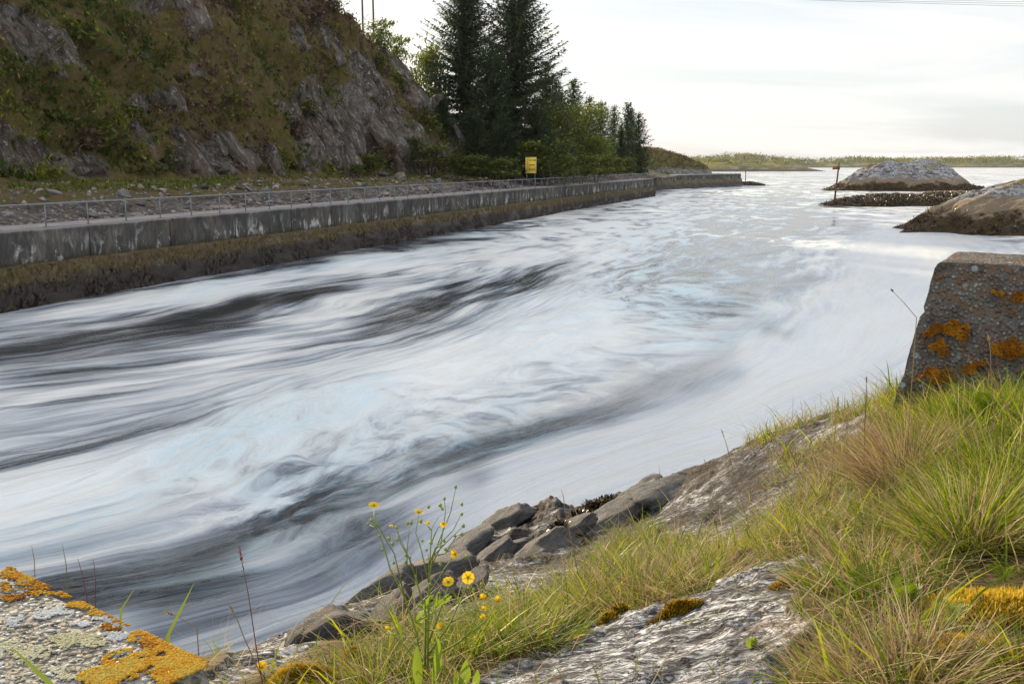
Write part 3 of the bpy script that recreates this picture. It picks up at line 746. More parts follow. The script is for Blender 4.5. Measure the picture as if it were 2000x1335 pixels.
M['searock'] = q.bsdf(bc, 0.8, q.bump(q.math('ADD', i1, i2), 1.0, 0.4), 0.3)
def islet(name, label, cx, cy, rx, ry, h, prof=2.0, skew=0.0, turf=None, seed=0.0, n=150, rough=0.12, rot=0.0, kind='structure', m=None):
    a = np.linspace(-1.35, 1.35, n)
    U, Vv = np.meshgrid(a, a, indexing='ij')
    r = np.hypot(U - skew * (1 - np.hypot(U, Vv)), Vv) * (1 + 0.20 * fbm(U * 1.6 + seed, Vv * 1.6, seed, 3))
    Z = h * (1 - np.clip(r, 0, 1.6) ** prof) + h * rough * fbm(U * 3 + seed, Vv * 3, seed + 2, 5) + h * rough * 1.9 * (ridged(U * 2.6 + Vv * 0.8 + seed, Vv * 4.5 - U, seed, 6, 0.6) - 0.55)
    Z = np.maximum(Z, -1.5)
    c, s_ = math.cos(rot), math.sin(rot)
    X = cx + c * U * rx - s_ * Vv * ry; Y = cy + s_ * U * rx + c * Vv * ry
    tf = np.zeros_like(Z) if turf is None else sstep(turf[0], turf[1], Z) * sstep(-0.15, 0.12, fbm(U * 3, Vv * 3, seed + 9, 3) + turf[2])
    me = mesh_np(name, np.stack([X, Y, Z], -1).reshape(-1, 3), [grid_faces(n, n)], True, {'turf': tf.ravel()})
    return tag(obj(name, me, m or M['searock']), label, kind=kind)
islet('island', 'rounded whitish rock island with turf on top in mid channel', 85.8, 222, 16.0, 10, 5.9, 2.6, 0.12, (4.2, 5.2, 0.0), 3.0, 180, 0.16)
islet('skerry', 'low dark weed-covered skerry carrying the iron beacon', 54.6, 142, 11.0, 5.5, 1.25, 2.2, 0.0, None, 8.0, 150, 0.30, 0.1)
islet('skerry', 'low weedy tongue of rock between the skerry and headland', 66, 150, 9.0, 4.5, 1.7, 2.0, 0.0, None, 15.0, 110, 0.25, 0.25)
islet('headland', 'pale rock headland with turf rising at the right edge', 66.0, 92, 30.5, 16, 7.6, 1.55, 0.05, (3.3, 4.4, 0.04), 21.0, 220, 0.12, 0.15)
islet('island', 'small ledge with a thin marker beyond the far quay', 62.5, 272, 6.0, 4.0, 0.9, 2.0, 0.0, None, 33.0, 60, 0.25)
# grassy knoll behind the second quay
q = NM('knoll_heath')
k1 = q.noise(0.35, 8, 0.7); k2 = q.noise(1.5, 6, 0.7)
kc = q.ramp(k1, [(0.35, (0.045, 0.05, 0.02)), (0.5, (0.10, 0.105, 0.03)), (0.65, (0.16, 0.13, 0.05))])
kz = q.sepz(q.coord('Object'))[2]
krock = q.math('MULTIPLY', q.rng(q.math('ADD', kz, q.math('MULTIPLY', k2, 3.0)), 6.6, 5.6), q.rng(k1, 0.42, 0.55))
kc = q.mix(krock, kc, q.ramp(k2, [(0.35, (0.06, 0.06, 0.065)), (0.6, (0.30, 0.30, 0.32))]))
M['heath'] = q.bsdf(kc, 0.9, q.bump(k1, 0.8, 0.4), 0.2)
knoll = islet('knoll', 'low green knoll behind the far quay', 35.0, 268, 24, 20, 9.4, 2.2, 0.0, None, 41.0, 130, 0.09, 0.6, m=M['heath'])
q = NM('far_heath')
f1 = q.noise(0.03, 8, 0.7); f2 = q.noise(0.12, 6, 0.7); fz = q.sepz(q.coord('Object'))[2]
fc = q.ramp(f1, [(0.35, (0.06, 0.085, 0.03)), (0.5, (0.13, 0.14, 0.045)), (0.62, (0.28, 0.22, 0.07))])
fc = q.mix(q.rng(f2, 0.52, 0.62, 0, 0.8), fc, (0.30, 0.29, 0.29))
fc = q.mix(q.rng(fz, 2.2, 1.2), fc, (0.09, 0.075, 0.065))
M['far'] = q.bsdf(fc, 0.95, None, 0.1)
def ridge(name, label, y0, px0, px1, tops, depth, seed, m):
    """long low land: tops = [(px, py)] skyline at distance y0"""
    xs = np.linspace((px0 - 1000) / F * y0, (px1 - 1000) / F * y0, 420)
    tp = np.interp(1000 + xs / y0 * F, [t[0] for t in tops], [t[1] for t in tops])
    H = CAMZ + (320 - tp) / F * y0
    v = np.linspace(-1, 1, 44)
    X, Vv = np.meshgrid(xs, v, indexing='ij')
    Y = y0 + Vv * depth + 0.25 * depth * fbm(X / depth * 0.8, 0 * X, seed, 3)
    Z = (H[:, None] + 1) * (1 - np.abs(Vv) ** 1.6) - 1 + 0.16 * H[:, None] * fbm(X / depth * 2, Vv * 2, seed, 4)
    return tag(obj(name, mesh_np(name, np.stack([X, Y, Z], -1).reshape(-1, 3), [grid_faces(len(xs), len(v))], True), m), label, kind='structure'), xs, H
FAR = ridge('far_land', 'long wooded low coast on the horizon', 1620, 1240, 2350, [(1240, 312), (1330, 311), (1420, 306), (1480, 311), (1560, 318), (1650, 313), (1740, 316), (1850, 314), (2000, 312), (2350, 311)], 110, 2.0, M['far'])
NEARF = ridge('far_island', 'low grassy island in front of the far coast', 800, 1225, 1600, [(1225, 314), (1350, 320), (1380, 317), (1460, 320), (1500, 318), (1560, 326), (1600, 335)], 45, 6.0, M['far'])
# ------------------------------------------------------------------ trees
def rot_axes(d):
    d = d / (np.linalg.norm(d, axis=-1, keepdims=True) + 1e-9)
    ref = np.where(np.abs(d[..., 2:3]) > 0.9, np.array([1.0, 0, 0]), np.array([0, 0, 1.0]))
    a = np.cross(d, ref); a /= np.linalg.norm(a, axis=-1, keepdims=True) + 1e-9
    return d, a, np.cross(a, d)
def rand_dirs(n, rg):
    v = rg.normal(size=(n, 3)); return v / np.linalg.norm(v, axis=1)[:, None]
def spruce_meshes(h, r, seed, dz=0.42, nb=8, bare=0.04, spray=0.26):
    """trunk and crown of a spruce standing at the origin"""
    rg = np.random.default_rng(seed)
    C, A, B, T = [], [], [], []
    z = bare * h
    while z < h * 0.985:
        t = z / h
        Lm = r * (1 - t) ** 0.72 * min(1.0, 0.6 + 2.5 * t) + 0.12
        ph = rg.uniform(0, 6.28)
        for k in range(nb if t < 0.85 else 5):
            L = Lm * rg.uniform(0.55, 1.18)
            az = ph + k * 6.283 / nb + rg.uniform(-0.35, 0.35)
            o = np.array([math.cos(az), math.sin(az), 0]); tg = np.array([-math.sin(az), math.cos(az), 0])
            a = -0.45 + 1.05 * t + rg.uniform(-0.12, 0.12); b = 0.35 - 0.1 * t
            m = max(3, int(L / spray))
            qv = (np.arange(m) + rg.uniform(0.1, 0.9, m)) / m
            zb = z + rg.uniform(-0.2, 0.2)
            P = o * (L * qv)[:, None] + np.array([0, 0, 1.0]) * (zb + L * (a * qv + b * qv ** 2))[:, None]
            fw = o + np.array([0, 0, 1.0]) * (a + 2 * b * qv)[:, None]
            fw /= np.linalg.norm(fw, axis=1)[:, None]
            # main shoot
            C.append(P); A.append(fw * (L / m * 0.9)); B.append(tg[None] * 0.05 + np.array([0, 0, 0.05])[None] * rg.normal(size=(m, 1))); T.append(rg.uniform(0.2, 0.7, m))
            sl = (0.20 + 0.34 * (1 - qv) * min(1.6, L ** 0.6)) * rg.uniform(0.7, 1.3, m)
            for sg in (-1, 1):
                d = fw * 0.55 + sg * tg * 0.75 + np.array([0, 0, -0.30]); d = d + rg.normal(0, 0.15, (m, 3)); d /= np.linalg.norm(d, axis=1)[:, None]
                n_ = np.cross(d, tg[None] * 0.2 + np.array([0, 0, 1.0])); n_ /= np.linalg.norm(n_, axis=1)[:, None] + 1e-9
                C.append(P + d * sl[:, None]); A.append(d * sl[:, None]); B.append(n_ * (0.085 + 0.05 * rg.uniform(size=(m, 1)))); T.append(rg.uniform(0, 1, m) ** 1.6)
            d = fw * 0.3 + np.array([0, 0, -0.9]) + rg.normal(0, 0.25, (m, 3)); d /= np.linalg.norm(d, axis=1)[:, None]
            C.append(P + d * sl[:, None] * 0.6); A.append(d * sl[:, None] * 0.6); B.append(np.cross(d, o) * 0.08); T.append(rg.uniform(0, 0.6, m))
        z += dz * (0.65 + 0.5 * (1 - t)) * rg.uniform(0.8, 1.2)
    C = np.concatenate(C); A = np.concatenate(A); B = np.concatenate([np.broadcast_to(x, (len(y), 3)) for x, y in zip(B, [*B])]); T = np.concatenate(T)
    V, Fq = diamonds(C, A, B)
    crown = mesh_np('crown', V, [Fq], False, {'tint': np.repeat(T, 4)}); crown.materials.append(M['spruce'])
    b = MB(); zs = np.linspace(0, h, 8)
    b.tube(np.stack([0.05 * np.sin(zs), 0 * zs, zs - 0.6], 1), 0.012 * h * (1 - zs / h) + 0.02, 7)
    tr = b.mesh('trunk', True); tr.materials.append(M['bark'])
    return tr, crown
def leafy_meshes(h, r, seed, nleaf=5000, leaf=0.16, trunk_r=0.13, stems=1, mat='birch', bark='palebark', open_=0.5, low=0.3):
    """trunk with limbs and a gappy leaf crown"""
    rg = np.random.default_rng(seed)
    b = MB(); tips = []
    for sidx in range(stems):
        az0 = rg.uniform(0, 6.28); lean = (0.10 if stems == 1 else 0.32) * rg.uniform(0.5, 1.2)
        top = np.array([math.cos(az0) * lean * h, math.sin(az0) * lean * h, h * 0.86])
        qs = np.linspace(0, 1, 8)
        P = top[None] * qs[:, None]; P[:, 0] += 0.04 * h * np.sin(qs * 5 + sidx) ; P[:, 2] -= 0.3 * (1 - qs)
        b.tube(P, trunk_r * (1 - 0.85 * qs) / stems ** 0.5 + 0.012, 6)
        nbr = int(10 + 6 * rg.uniform())
        for k in range(nbr):
            q0 = rg.uniform(low, 0.97); base = np.array([np.interp(q0, qs, P[:, i]) for i in range(3)])
            az = k * 2.4 + rg.uniform(-0.5, 0.5); up = rg.uniform(0.25, 0.9)
            L = r * (1.15 - 0.75 * q0) * rg.uniform(0.6, 1.15)
            d = np.array([math.cos(az), math.sin(az), up]); d /= np.linalg.norm(d)
            qq = np.linspace(0, 1, 5); Q = base + d * (L * qq)[:, None]; Q[:, 2] -= 0.12 * L * qq ** 2
            b.tube(Q, trunk_r * 0.32 * (1 - 0.85 * qq) + 0.008, 5, False)
            for t in (0.45, 0.7, 0.9, 1.0): tips.append(base + d * L * t + rg.normal(0, 0.10 * r, 3))
        tips.append(top)
    tips = np.array(tips)
    idx = rg.integers(0, len(tips), nleaf)
    cl = rg.uniform(0.12, 0.30, len(tips)) * r * open_ * 1.5
    C = tips[idx] + rg.normal(0, 1, (nleaf, 3)) * cl[idx][:, None] * np.array([1, 1, 0.75])
    d, a, n_ = rot_axes(rand_dirs(nleaf, rg)); s_ = leaf * rg.uniform(0.6, 1.3, nleaf)
    V, Fq = diamonds(C, d * s_[:, None], a * s_[:, None] * 0.62)
    tint = np.clip(rg.uniform(0, 0.6, len(tips))[idx] + rg.uniform(-0.1, 0.4, nleaf), 0, 1)
    crown = mesh_np('crown', V, [Fq], False, {'tint': np.repeat(tint, 4)}); crown.materials.append(M[mat])
    tr = b.mesh('trunk', True); tr.materials.append(M[bark])
    return tr, crown
def plant(name, meshes, loc, label, cat, scale=1.0, rz=0.0, group=None, names=('trunk', 'crown')):
    root = tag(empty(name, tuple(float(v) for v in loc)), label, cat, group)
    root.rotation_euler = (0, 0, rz); root.scale = (scale, scale, scale) if np.isscalar(scale) else scale
    for nm, me in zip(names, meshes):
        o = bpy.data.objects.new(nm, me); COL.objects.link(o); o.parent = root
    return root
def on_hill(px, Y, dz=0.0):
    """point on the hill/bank surface in photo column px at distance Y"""
    x = (px - 1000) / F * (Y * CT) * 1.0
    s_, u_ = su_of(x, Y)
    if s_ > 104:
        d2 = (END - KINK) / np.linalg.norm(END - KINK); A2 = np.array([[d2[0], WNL[0]], [d2[1], WNL[1]]])
        sol = np.linalg.solve(A2, np.array([x, Y]) - KINK); s_, u_ = 104 + sol[0], sol[1]
    z = float(hill_height(np.array(s_), np.array(max(u_, 2.0)))[0])
    return np.array([x, Y, z + dz])
def h_for(px_top, Y, loc):
    """tree height that puts its top at photo row px_top"""
    return CAMZ + (320 - px_top) / F * Y * 1.0 - loc[2]

SPR = [spruce_meshes(22.0, 7.8, 11, 0.62, 9, 0.03, 0.17), spruce_meshes(22.0, 7.8, 12, 0.60, 9, 0.03, 0.17), spruce_meshes(15.0, 5.2, 13, 0.55, 8, 0.02, 0.22), spruce_meshes(10.0, 3.0, 14, 0.38, 7, 0.05, 0.3), spruce_meshes(8.0, 2.2, 15, 0.40, 6, 0.12, 0.34)]
SH = [22.0, 22.0, 15.0, 10.0, 8.0]
def spruce_at(px, top, Y, k, label, wid=1.0, dz=-0.2):
    loc = on_hill(px, Y, dz)
    h = h_for(top, Y, loc)
    sc = h / SH[k]
    return plant('spruce_tree', SPR[k], loc, label, 'tree', (sc * wid, sc * wid, sc), (px * 1.7) % 6.28, 'spruces on the far bank')
spruce_at(908, -38, 136, 0, 'tall dark spruce, left of the two tallest, trunk showing against the sky', 1.2)
spruce_at(1004, -28, 139, 1, 'tall dense spruce, right of the two tallest', 1.2)
spruce_at(960, 95, 128, 2, 'middle-height spruce filling the gap between the two tallest', 1.0)
spruce_at(868, 190, 124, 2, 'dark spruce below the tallest left one, beside the hill end', 1.15)
spruce_at(1045, 200, 130, 2, 'dark spruce low at the right foot of the tallest pair', 1.1)
spruce_at(925, 215, 119, 2, 'low spreading spruce in front of the tallest left one', 1.3)
spruce_at(985, 230, 121, 2, 'low spreading spruce in front of the tallest right one', 1.3)
spruce_at(1066, 128, 152, 2, 'pointed spruce just right of the tallest pair', 0.95)
spruce_at(1094, 188, 158, 2, 'broad dark spruce between the pointed one and the birch', 1.0)
spruce_at(1140, 214, 180, 2, 'broad dark spruce behind the right half of the birch', 0.95)
spruce_at(1085, 165, 165, 3, 'slim spruce behind the yellow-green birch, left side', 1.1)
spruce_at(1118, 163, 172, 3, 'slim pointed spruce rising behind the top of the birch', 1.0)
spruce_at(1150, 195, 182, 3, 'spruce rising behind the right side of the birch', 1.1)
spruce_at(1172, 205, 190, 3, 'bushy dark spruce right of the birch', 1.2)
spruce_at(1198, 212, 196, 3, 'thin spruce, left of the pair at the end of the wood', 0.9)
spruce_at(1212, 245, 192, 2, 'squat dark spruce below the thin pair at the end of the wood', 0.9)
spruce_at(1224, 208, 200, 4, 'thin ragged spruce second from the seaward end of the wood', 1.0)
spruce_at(1246, 225, 203, 3, 'last spruce at the seaward end of the wood', 1.15)
spruce_at(1231, 218, 206, 4, 'thin spruce close behind the last one at the end of the wood', 0.9)
BIR = [leafy_meshes(8, 3.4, 21, 7500, 0.13, 0.14, 3), leafy_meshes(5, 2.4, 22, 3600, 0.12, 0.09, 3), leafy_meshes(4.0, 1.7, 23, 1500, 0.13, 0.07, 2, open_=0.45), leafy_meshes(3.5, 1.6, 24, 1900, 0.11, 0.06, 2, 'shrub', 'bark')]
BH = [8, 5, 4, 3.5]
def leafy_at(px, top, Y, k, label, name='birch_tree', cat='tree', wid=1.0, loc=None, dz=-0.1):
    loc = on_hill(px, Y, dz) if loc is None else loc
    sc = max(0.3, h_for(top, Y, loc) / BH[k])
    return plant(name, BIR[k], loc, label, cat, (sc * wid, sc * wid, sc), (px * 2.3) % 6.28)
leafy_at(1122, 195, 150, 0, 'yellow-green birch standing in front of the slim spruces', wid=1.0)
leafy_at(1160, 262, 148, 1, 'small light birch to the lower right of the yellow-green birch')
leafy_at(838, 88, 142, 1, 'sunlit leafy tree behind the hill end, left of the tallest spruces', wid=0.55)
leafy_at(738, 52, 121, 2, 'small gappy tree on the hill crest in front of the twin poles')
leafy_at(768, 82, 124, 2, 'lowest small tree on the hill crest, right of the twin poles', wid=0.9)
leafy_at(627, -14, 111, 2, 'small leafy tree on the crest at the top edge, left of the poles')
leafy_at(22, 268, 62, 3, 'green bush at the foot of the cliff by the left edge', 'bush', 'bush', 1.1)
leafy_at(100, 338, 60, 3, 'little bush right of the green bush at the left edge', 'bush', 'bush')
leafy_at(540, 8, 108, 3, 'light green sapling high on the hill face below the crest', 'sapling', 'sapling', 0.9)
for px, top, Y, wd, lab in [(735, 255, 108, 1.5, 'green bush against the pale cliff end'), (770, 215, 116, 1.5, 'dark green bush under the overhanging hill end'), (800, 265, 110, 1.8, 'broad bush below the hill end, left of the spruces'),
                            (845, 280, 108, 1.8, 'broad dark bush at the foot of the left spruces'), (735, 300, 99, 1.6, 'low bright green bush beside the dark boulders'), (690, 318, 93, 1.6, 'low bush at the cliff foot left of the dark boulders'),
                            (900, 300, 107, 1.9, 'low bush in front of the spruces, left of the yellow sign'), (960, 305, 108, 1.8, 'bush behind the yellow sign, left'), (1065, 270, 120, 1.5, 'green bush behind the yellow sign, right'), (1100, 300, 125, 1.3, 'bush at the foot of the birch'),
                            (1135, 300, 133, 1.4, 'bush right of the grey outcrop under the birch'), (1165, 300, 140, 1.3, 'low bush below the small light birch'), (1195, 305, 165, 1.2, 'green bush at the seaward end of the wood'), (1232, 306, 185, 1.1, 'rounded bush under the last spruces')]:
    leafy_at(px, top, Y, 3, lab, 'bush', 'bush', wd)

# ------------------------------------------------------------------ heath cover on the hill (nobody could count it)
def cover(name, label, P, size, k, leaf, mat, seed, tint=None, flat=0.7, up=0.5):
    rg = np.random.default_rng(seed)
    n = len(P); C = np.repeat(P, k, 0) + rg.normal(0, 1, (n * k, 3)) * np.repeat(size, k)[:, None] * np.array([1, 1, flat]) * 0.55
    C[:, 2] += np.repeat(size, k) * 0.3
    d = rand_dirs(n * k, rg); d[:, 2] = np.abs(d[:, 2]) + up; d, a, _ = rot_axes(d)
    s_ = leaf * rg.uniform(0.6, 1.4, n * k)
    V, Fq = diamonds(C, d * s_[:, None], a * s_[:, None] * 0.5)
    t = np.repeat(rg.uniform(0, 0.7, n) if tint is None else tint, k) + rg.uniform(-0.15, 0.3, n * k)
    return tag(obj(name, mesh_np(name, V, [Fq], False, {'tint': np.repeat(np.clip(t, 0, 1), 4)}), M[mat]), label, kind='stuff')
rg = np.random.default_rng(77)
n = 32000
ok_ = np.flatnonzero(((HU > 6.5) & (HU < 36) & (HS > 4) & (HS < 150)).ravel()); vi = ok_[rg.integers(0, len(ok_), n)]
S_, U_, T_, R_ = HS.ravel()[vi], HU.ravel()[vi], HT.ravel()[vi], rockm.ravel()[vi]
Pv = HV.reshape(-1, 3)[vi] + rg.normal(0, 0.12, (n, 3)) * np.array([1, 1, 0.2])
patch = fbm(S_ * 0.10, U_ * 0.14, 30.0, 4)
keep = ((T_ > 0.03) | (S_ > 97)) & (U_ > 8.0) & (U_ < 42) & (S_ > 2) & (R_ < 0.45 + 0.25 * rg.uniform(size=n)) & (rg.uniform(size=n) < 0.95)
he = keep & (patch < -0.02) & (U_ > 11); gr = keep & ~he
cover('heather_cover', 'brown and purple heather covering the hill slope', Pv[he], 0.25 + 0.9 * rg.uniform(size=he.sum()) ** 2.5, 12, 0.17, 'heather', 3, np.clip(0.32 + 0.8 * fbm(S_[he] * 0.3, U_[he] * 0.3, 2.0, 3) + rg.normal(0, 0.24, he.sum()), 0, 0.95))
cover('shrub_cover', 'green low shrubs covering the hill slope', Pv[gr], 0.25 + 1.0 * rg.uniform(size=gr.sum()) ** 2.5, 12, 0.18, 'shrub', 4, np.clip(0.32 + 0.8 * fbm(S_[gr] * 0.25, U_[gr] * 0.25, 6.0, 3) + rg.normal(0, 0.24, gr.sum()), 0, 0.95))
# single shrubs standing out of the heath
HB = [leafy_meshes(1.6, 1.0, 90 + i, 420, 0.13, 0.04, 3, m_, 'bark', 0.5, 0.1) for i, m_ in enumerate(('shrub', 'shrub', 'heather'))]
rgs = np.random.default_rng(66); done = 0
while done < 70:
    s_, u_ = rgs.uniform(12, 96), rgs.uniform(11, 30)
    z_, t_, H_ = hill_height(np.array(s_), np.array(u_))
    if not 0.05 < float(t_) < 0.97: continue
    p = hill_at(s_, u_)[0]; k_ = int(rgs.integers(0, 3)); sc_ = rgs.uniform(0.6, 1.5)
    plant('hill_shrub', HB[k_], p - np.array([0, 0, 0.15]), 'low brown heather bush rising out of the hill slope' if k_ == 2 else 'low green shrub rising out of the hill slope', 'shrub', (sc_ * 1.3, sc_ * 1.3, sc_), rgs.uniform(0, 6.28), 'heather bushes on the hill slope' if k_ == 2 else 'green shrubs on the hill slope'); done += 1
# knoll cover, far woods
rg = np.random.default_rng(78)
kv = np.array([v.co for v in knoll.data.vertices]); kv = kv[kv[:, 2] > 4.0]
kv = kv[rg.integers(0, len(kv), 2600)] + rg.normal(0, 0.3, (2600, 3)) * np.array([1, 1, 0.1])
cover('knoll_shrubs', 'low green scrub on the knoll behind the far quay', kv, rg.uniform(0.2, 0.5, 2600), 8, 0.2, 'heather', 5, rg.uniform(0.3, 1.0, 2600))
def far_wood(name, label, ob, n, zmin, size, leaf, seed, tint, mat='shrub'):
    rg = np.random.default_rng(seed)
    v = np.empty(len(ob.data.vertices) * 3, np.float32); ob.data.vertices.foreach_get('co', v); v = v.reshape(-1, 3)
    v = v[(v[:, 2] > zmin)]
    m = fbm(v[:, 0] * 0.02, v[:, 1] * 0.02, seed, 3); v = v[m > -0.12]
    P = v[rg.integers(0, len(v), n)] + rg.normal(0, 2.0, (n, 3)) * np.array([1, 1, 0.1])
    P[:, 2] += size * 0.9
    cover(name, label, P, rg.uniform(0.6, 1.3, n) * size, 12, leaf, mat, seed, np.clip(tint + rg.normal(0, 0.25, n), 0, 1), 1.0)
far_wood('far_woodland', 'mixed green woodland covering the far coast', FAR[0], 3600, 5.0, 3.2, 1.1, 6, 0.5)
far_wood('far_scrub', 'scattered scrub on the low island before the far coast', NEARF[0], 240, 4.5, 1.3, 0.6, 7, 0.6)

# weed on the skerries, the headland foot and the island foot
rg = np.random.default_rng(79)
wp, ws = [], []
for ob in list(COL.objects):
    if ob.type == 'MESH' and ob.name.split('.')[0] in ('skerry', 'headland', 'island') and 'pale' not in str(ob.get('label', '')) + 'x' * 0 or (ob.type == 'MESH' and ob.name.startswith('headland')):
        v = np.empty(len(ob.data.vertices) * 3, np.float32); ob.data.vertices.foreach_get('co', v); v = v.reshape(-1, 3)
        lim = 1.9 if ob.name.startswith('headland') else 1.5
        v = v[(v[:, 2] > 0.0) & (v[:, 2] < lim)]; nn = 1500 if ob.name.startswith('skerry') else 900
        if len(v) < 50: continue
        wp.append(v[rg.integers(0, len(v), nn)] + rg.normal(0, 0.12, (nn, 3)) * np.array([1, 1, 0.1])); ws.append(rg.uniform(0.12, 0.3, nn))
cover('weed_cover', 'dark brown seaweed draped over the skerries and rock feet', np.concatenate(wp), np.concatenate(ws), 7, 0.13, 'weed', 80, rg.uniform(0, 0.8, sum(len(x) for x in ws)), 0.5, 0.2)

# ------------------------------------------------------------------ stones
def rock_mesh(seed, sub=2, planes=11, squash=(1, 0.85, 0.65), rough=0.06, blocky=False):
    rg = np.random.default_rng(seed)
    bm = bmesh.new(); bmesh.ops.create_icosphere(bm, subdivisions=sub, radius=1.0)
    V = np.array([v.co for v in bm.verts]); Fc = np.array([[v.index for v in f.verts] for f in bm.faces]); bm.free()
    if blocky: V = V / (np.sum(np.abs(V) ** 7, axis=1) ** (1 / 7))[:, None] * 0.8 + 0.12 * V[:, [1, 2, 0]]
    for _ in range(planes):
        n_ = rand_dirs(1, rg)[0]; d = rg.uniform(0.30, 0.70) if not blocky else rg.uniform(0.5, 0.85)
        over = V @ n_ - d; V = V - np.maximum(over, 0)[:, None] * n_
    V = V * (1 + 0.9 * rough * (ridged(V[:, 0] * 1.6 + seed, V[:, 1] * 1.6, V[:, 2] * 4.5, 4, 0.6) - 0.6))[:, None]
    V = V * (1 + rough * 1.3 * fbm(V[:, 0] * 2 + seed, V[:, 1] * 2, V[:, 2] * 2, 3))[:, None]
    return mesh_np('stone', V * np.array(squash), [Fc], False)
q = NM('rubble_stone')
oi = q.n('ShaderNodeObjectInfo'); g1 = q.noise(3.0, 7, 0.65); g2 = q.noise(14, 5, 0.7)
gc = q.ramp(oi.outputs['Random'], [(0, (0.12, 0.12, 0.135)), (0.35, (0.25, 0.235, 0.24)), (0.65, (0.36, 0.325, 0.31)), (0.85, (0.38, 0.25, 0.18)), (1, (0.48, 0.46, 0.47))])
gc = q.mix(q.rng(g1, 0.35, 0.65, 0.6, 0), gc, (0.07, 0.065, 0.065)); gc = q.mix(q.rng(g2, 0.55, 0.7, 0, 0.35), gc, (0.45, 0.44, 0.43))
M['rubble'] = q.bsdf(gc, 0.88, q.bump(q.math('ADD', g1, g2), 0.7, 0.06), 0.25)
RM = [rock_mesh(100 + i, 3, 13, (1, 0.85, 0.65), 0.05) for i in range(8)]
for m_ in RM: m_.materials.append(M['rubble'])
# crags breaking out of the cliff: parts of the hill
OM = [rock_mesh(150 + i, 3, 8, (1, 1, 1), 0.10, True) for i in range(9)]
for m_ in OM: m_.materials.append(hill.data.materials[0]); m_.attributes.new('rock', 'FLOAT', 'POINT').data.foreach_set('value', np.full(len(m_.vertices), 1.0, np.float32))
rg = np.random.default_rng(19)
cand = np.flatnonzero(((rockm > 0.55) & (HT > 0.02) & (HT < 0.8) & (HS > 8) & (HS < 100)).ravel())
for i in cand[rg.integers(0, len(cand), 300)]:
    p = HV.reshape(-1, 3)[i]; sz = 0.40 + 1.1 * rg.uniform() ** 2.2
    o = bpy.data.objects.new('outcrop', OM[rg.integers(0, 9)]); COL.objects.link(o); o.parent = hill
    o.location = p - np.array([-WNL[0], -WNL[1], 0]) * 0.32 * sz; o.scale = (sz * rg.uniform(0.6, 1.3), sz * rg.uniform(0.5, 0.9), sz * rg.uniform(1.3, 2.8)); o.rotation_euler = (rg.normal(-0.15, 0.12), rg.normal(-0.50, 0.15), rg.normal(0.25, 0.3))
rg = np.random.default_rng(9)
cnt = 0
SGRP = 'rubble stones beside the walkway'
while cnt < 250:
    s_ = rg.uniform(-2, 100) ; u_ = 2.6 + 7.0 * rg.uniform() ** 1.6
    if rg.uniform() > 0.4 + 0.6 * float(fbm(np.array(s_ * 0.2), np.array(u_ * 0.3), 3.0, 2) > -0.1): continue
    p = hill_at(s_, u_)[0]; sz = 0.20 + 0.46 * rg.uniform() ** 2
    o = bpy.data.objects.new('rubble_stone', RM[rg.integers(0, 8)]); COL.objects.link(o)
    o.location = p + np.array([0, 0, sz * 0.18]); o.scale = (sz * rg.uniform(0.8, 1.4), sz, sz * rg.uniform(0.7, 1.0)); o.rotation_euler = (rg.uniform(-0.4, 0.4), rg.uniform(-0.4, 0.4), rg.uniform(0, 6.28))
    tag(o, 'grey angular rubble stone lying between the railing and the cliff', 'stone', SGRP); cnt += 1
for px, py, sz, lab in [(262, 425, 0.75, 'large rusty-brown boulder behind the left part of the railing'), (745, 342, 1.3, 'dark slabby boulder, upper of the two under the bushes'), (780, 345, 1.2, 'dark slabby boulder right of its twin under the bushes'), (440, 408, 0.8, 'pale smooth slab lying just behind the railing'), (700, 360, 0.8, 'dark boulder at the foot of the slabby boulders'), (1110, 350, 1.0, 'grey boulder behind the railing right of the yellow sign'), (930, 362, 0.9, 'pale grey boulder behind the railing left of the yellow sign'), (250, 368, 0.6, 'whitish round stone at the edge of the grass strip'), (275, 370, 0.7, 'whitish flat stone right of the round one by the grass strip')]:
    best = None
    for Y in np.linspace(44, 150, 300):                       # where the view line meets the bank
        p = PY(px, py, Y); s_, u_ = su_of(p[0], p[1])
        if u_ > 2.6 and float(hill_height(np.array(s_), np.array(u_))[0]) > p[2]: best = p; break
    if best is None: continue
    o = bpy.data.objects.new('boulder', rock_mesh(int(px), 3, 13, (1.25, 0.9, 0.62))); COL.objects.link(o); o.data.materials.append(M['rubble'])
    o.location = best; o.scale = (sz, sz, sz); o.rotation_euler = (0.1, 0.15, px); tag(o, lab, 'boulder')
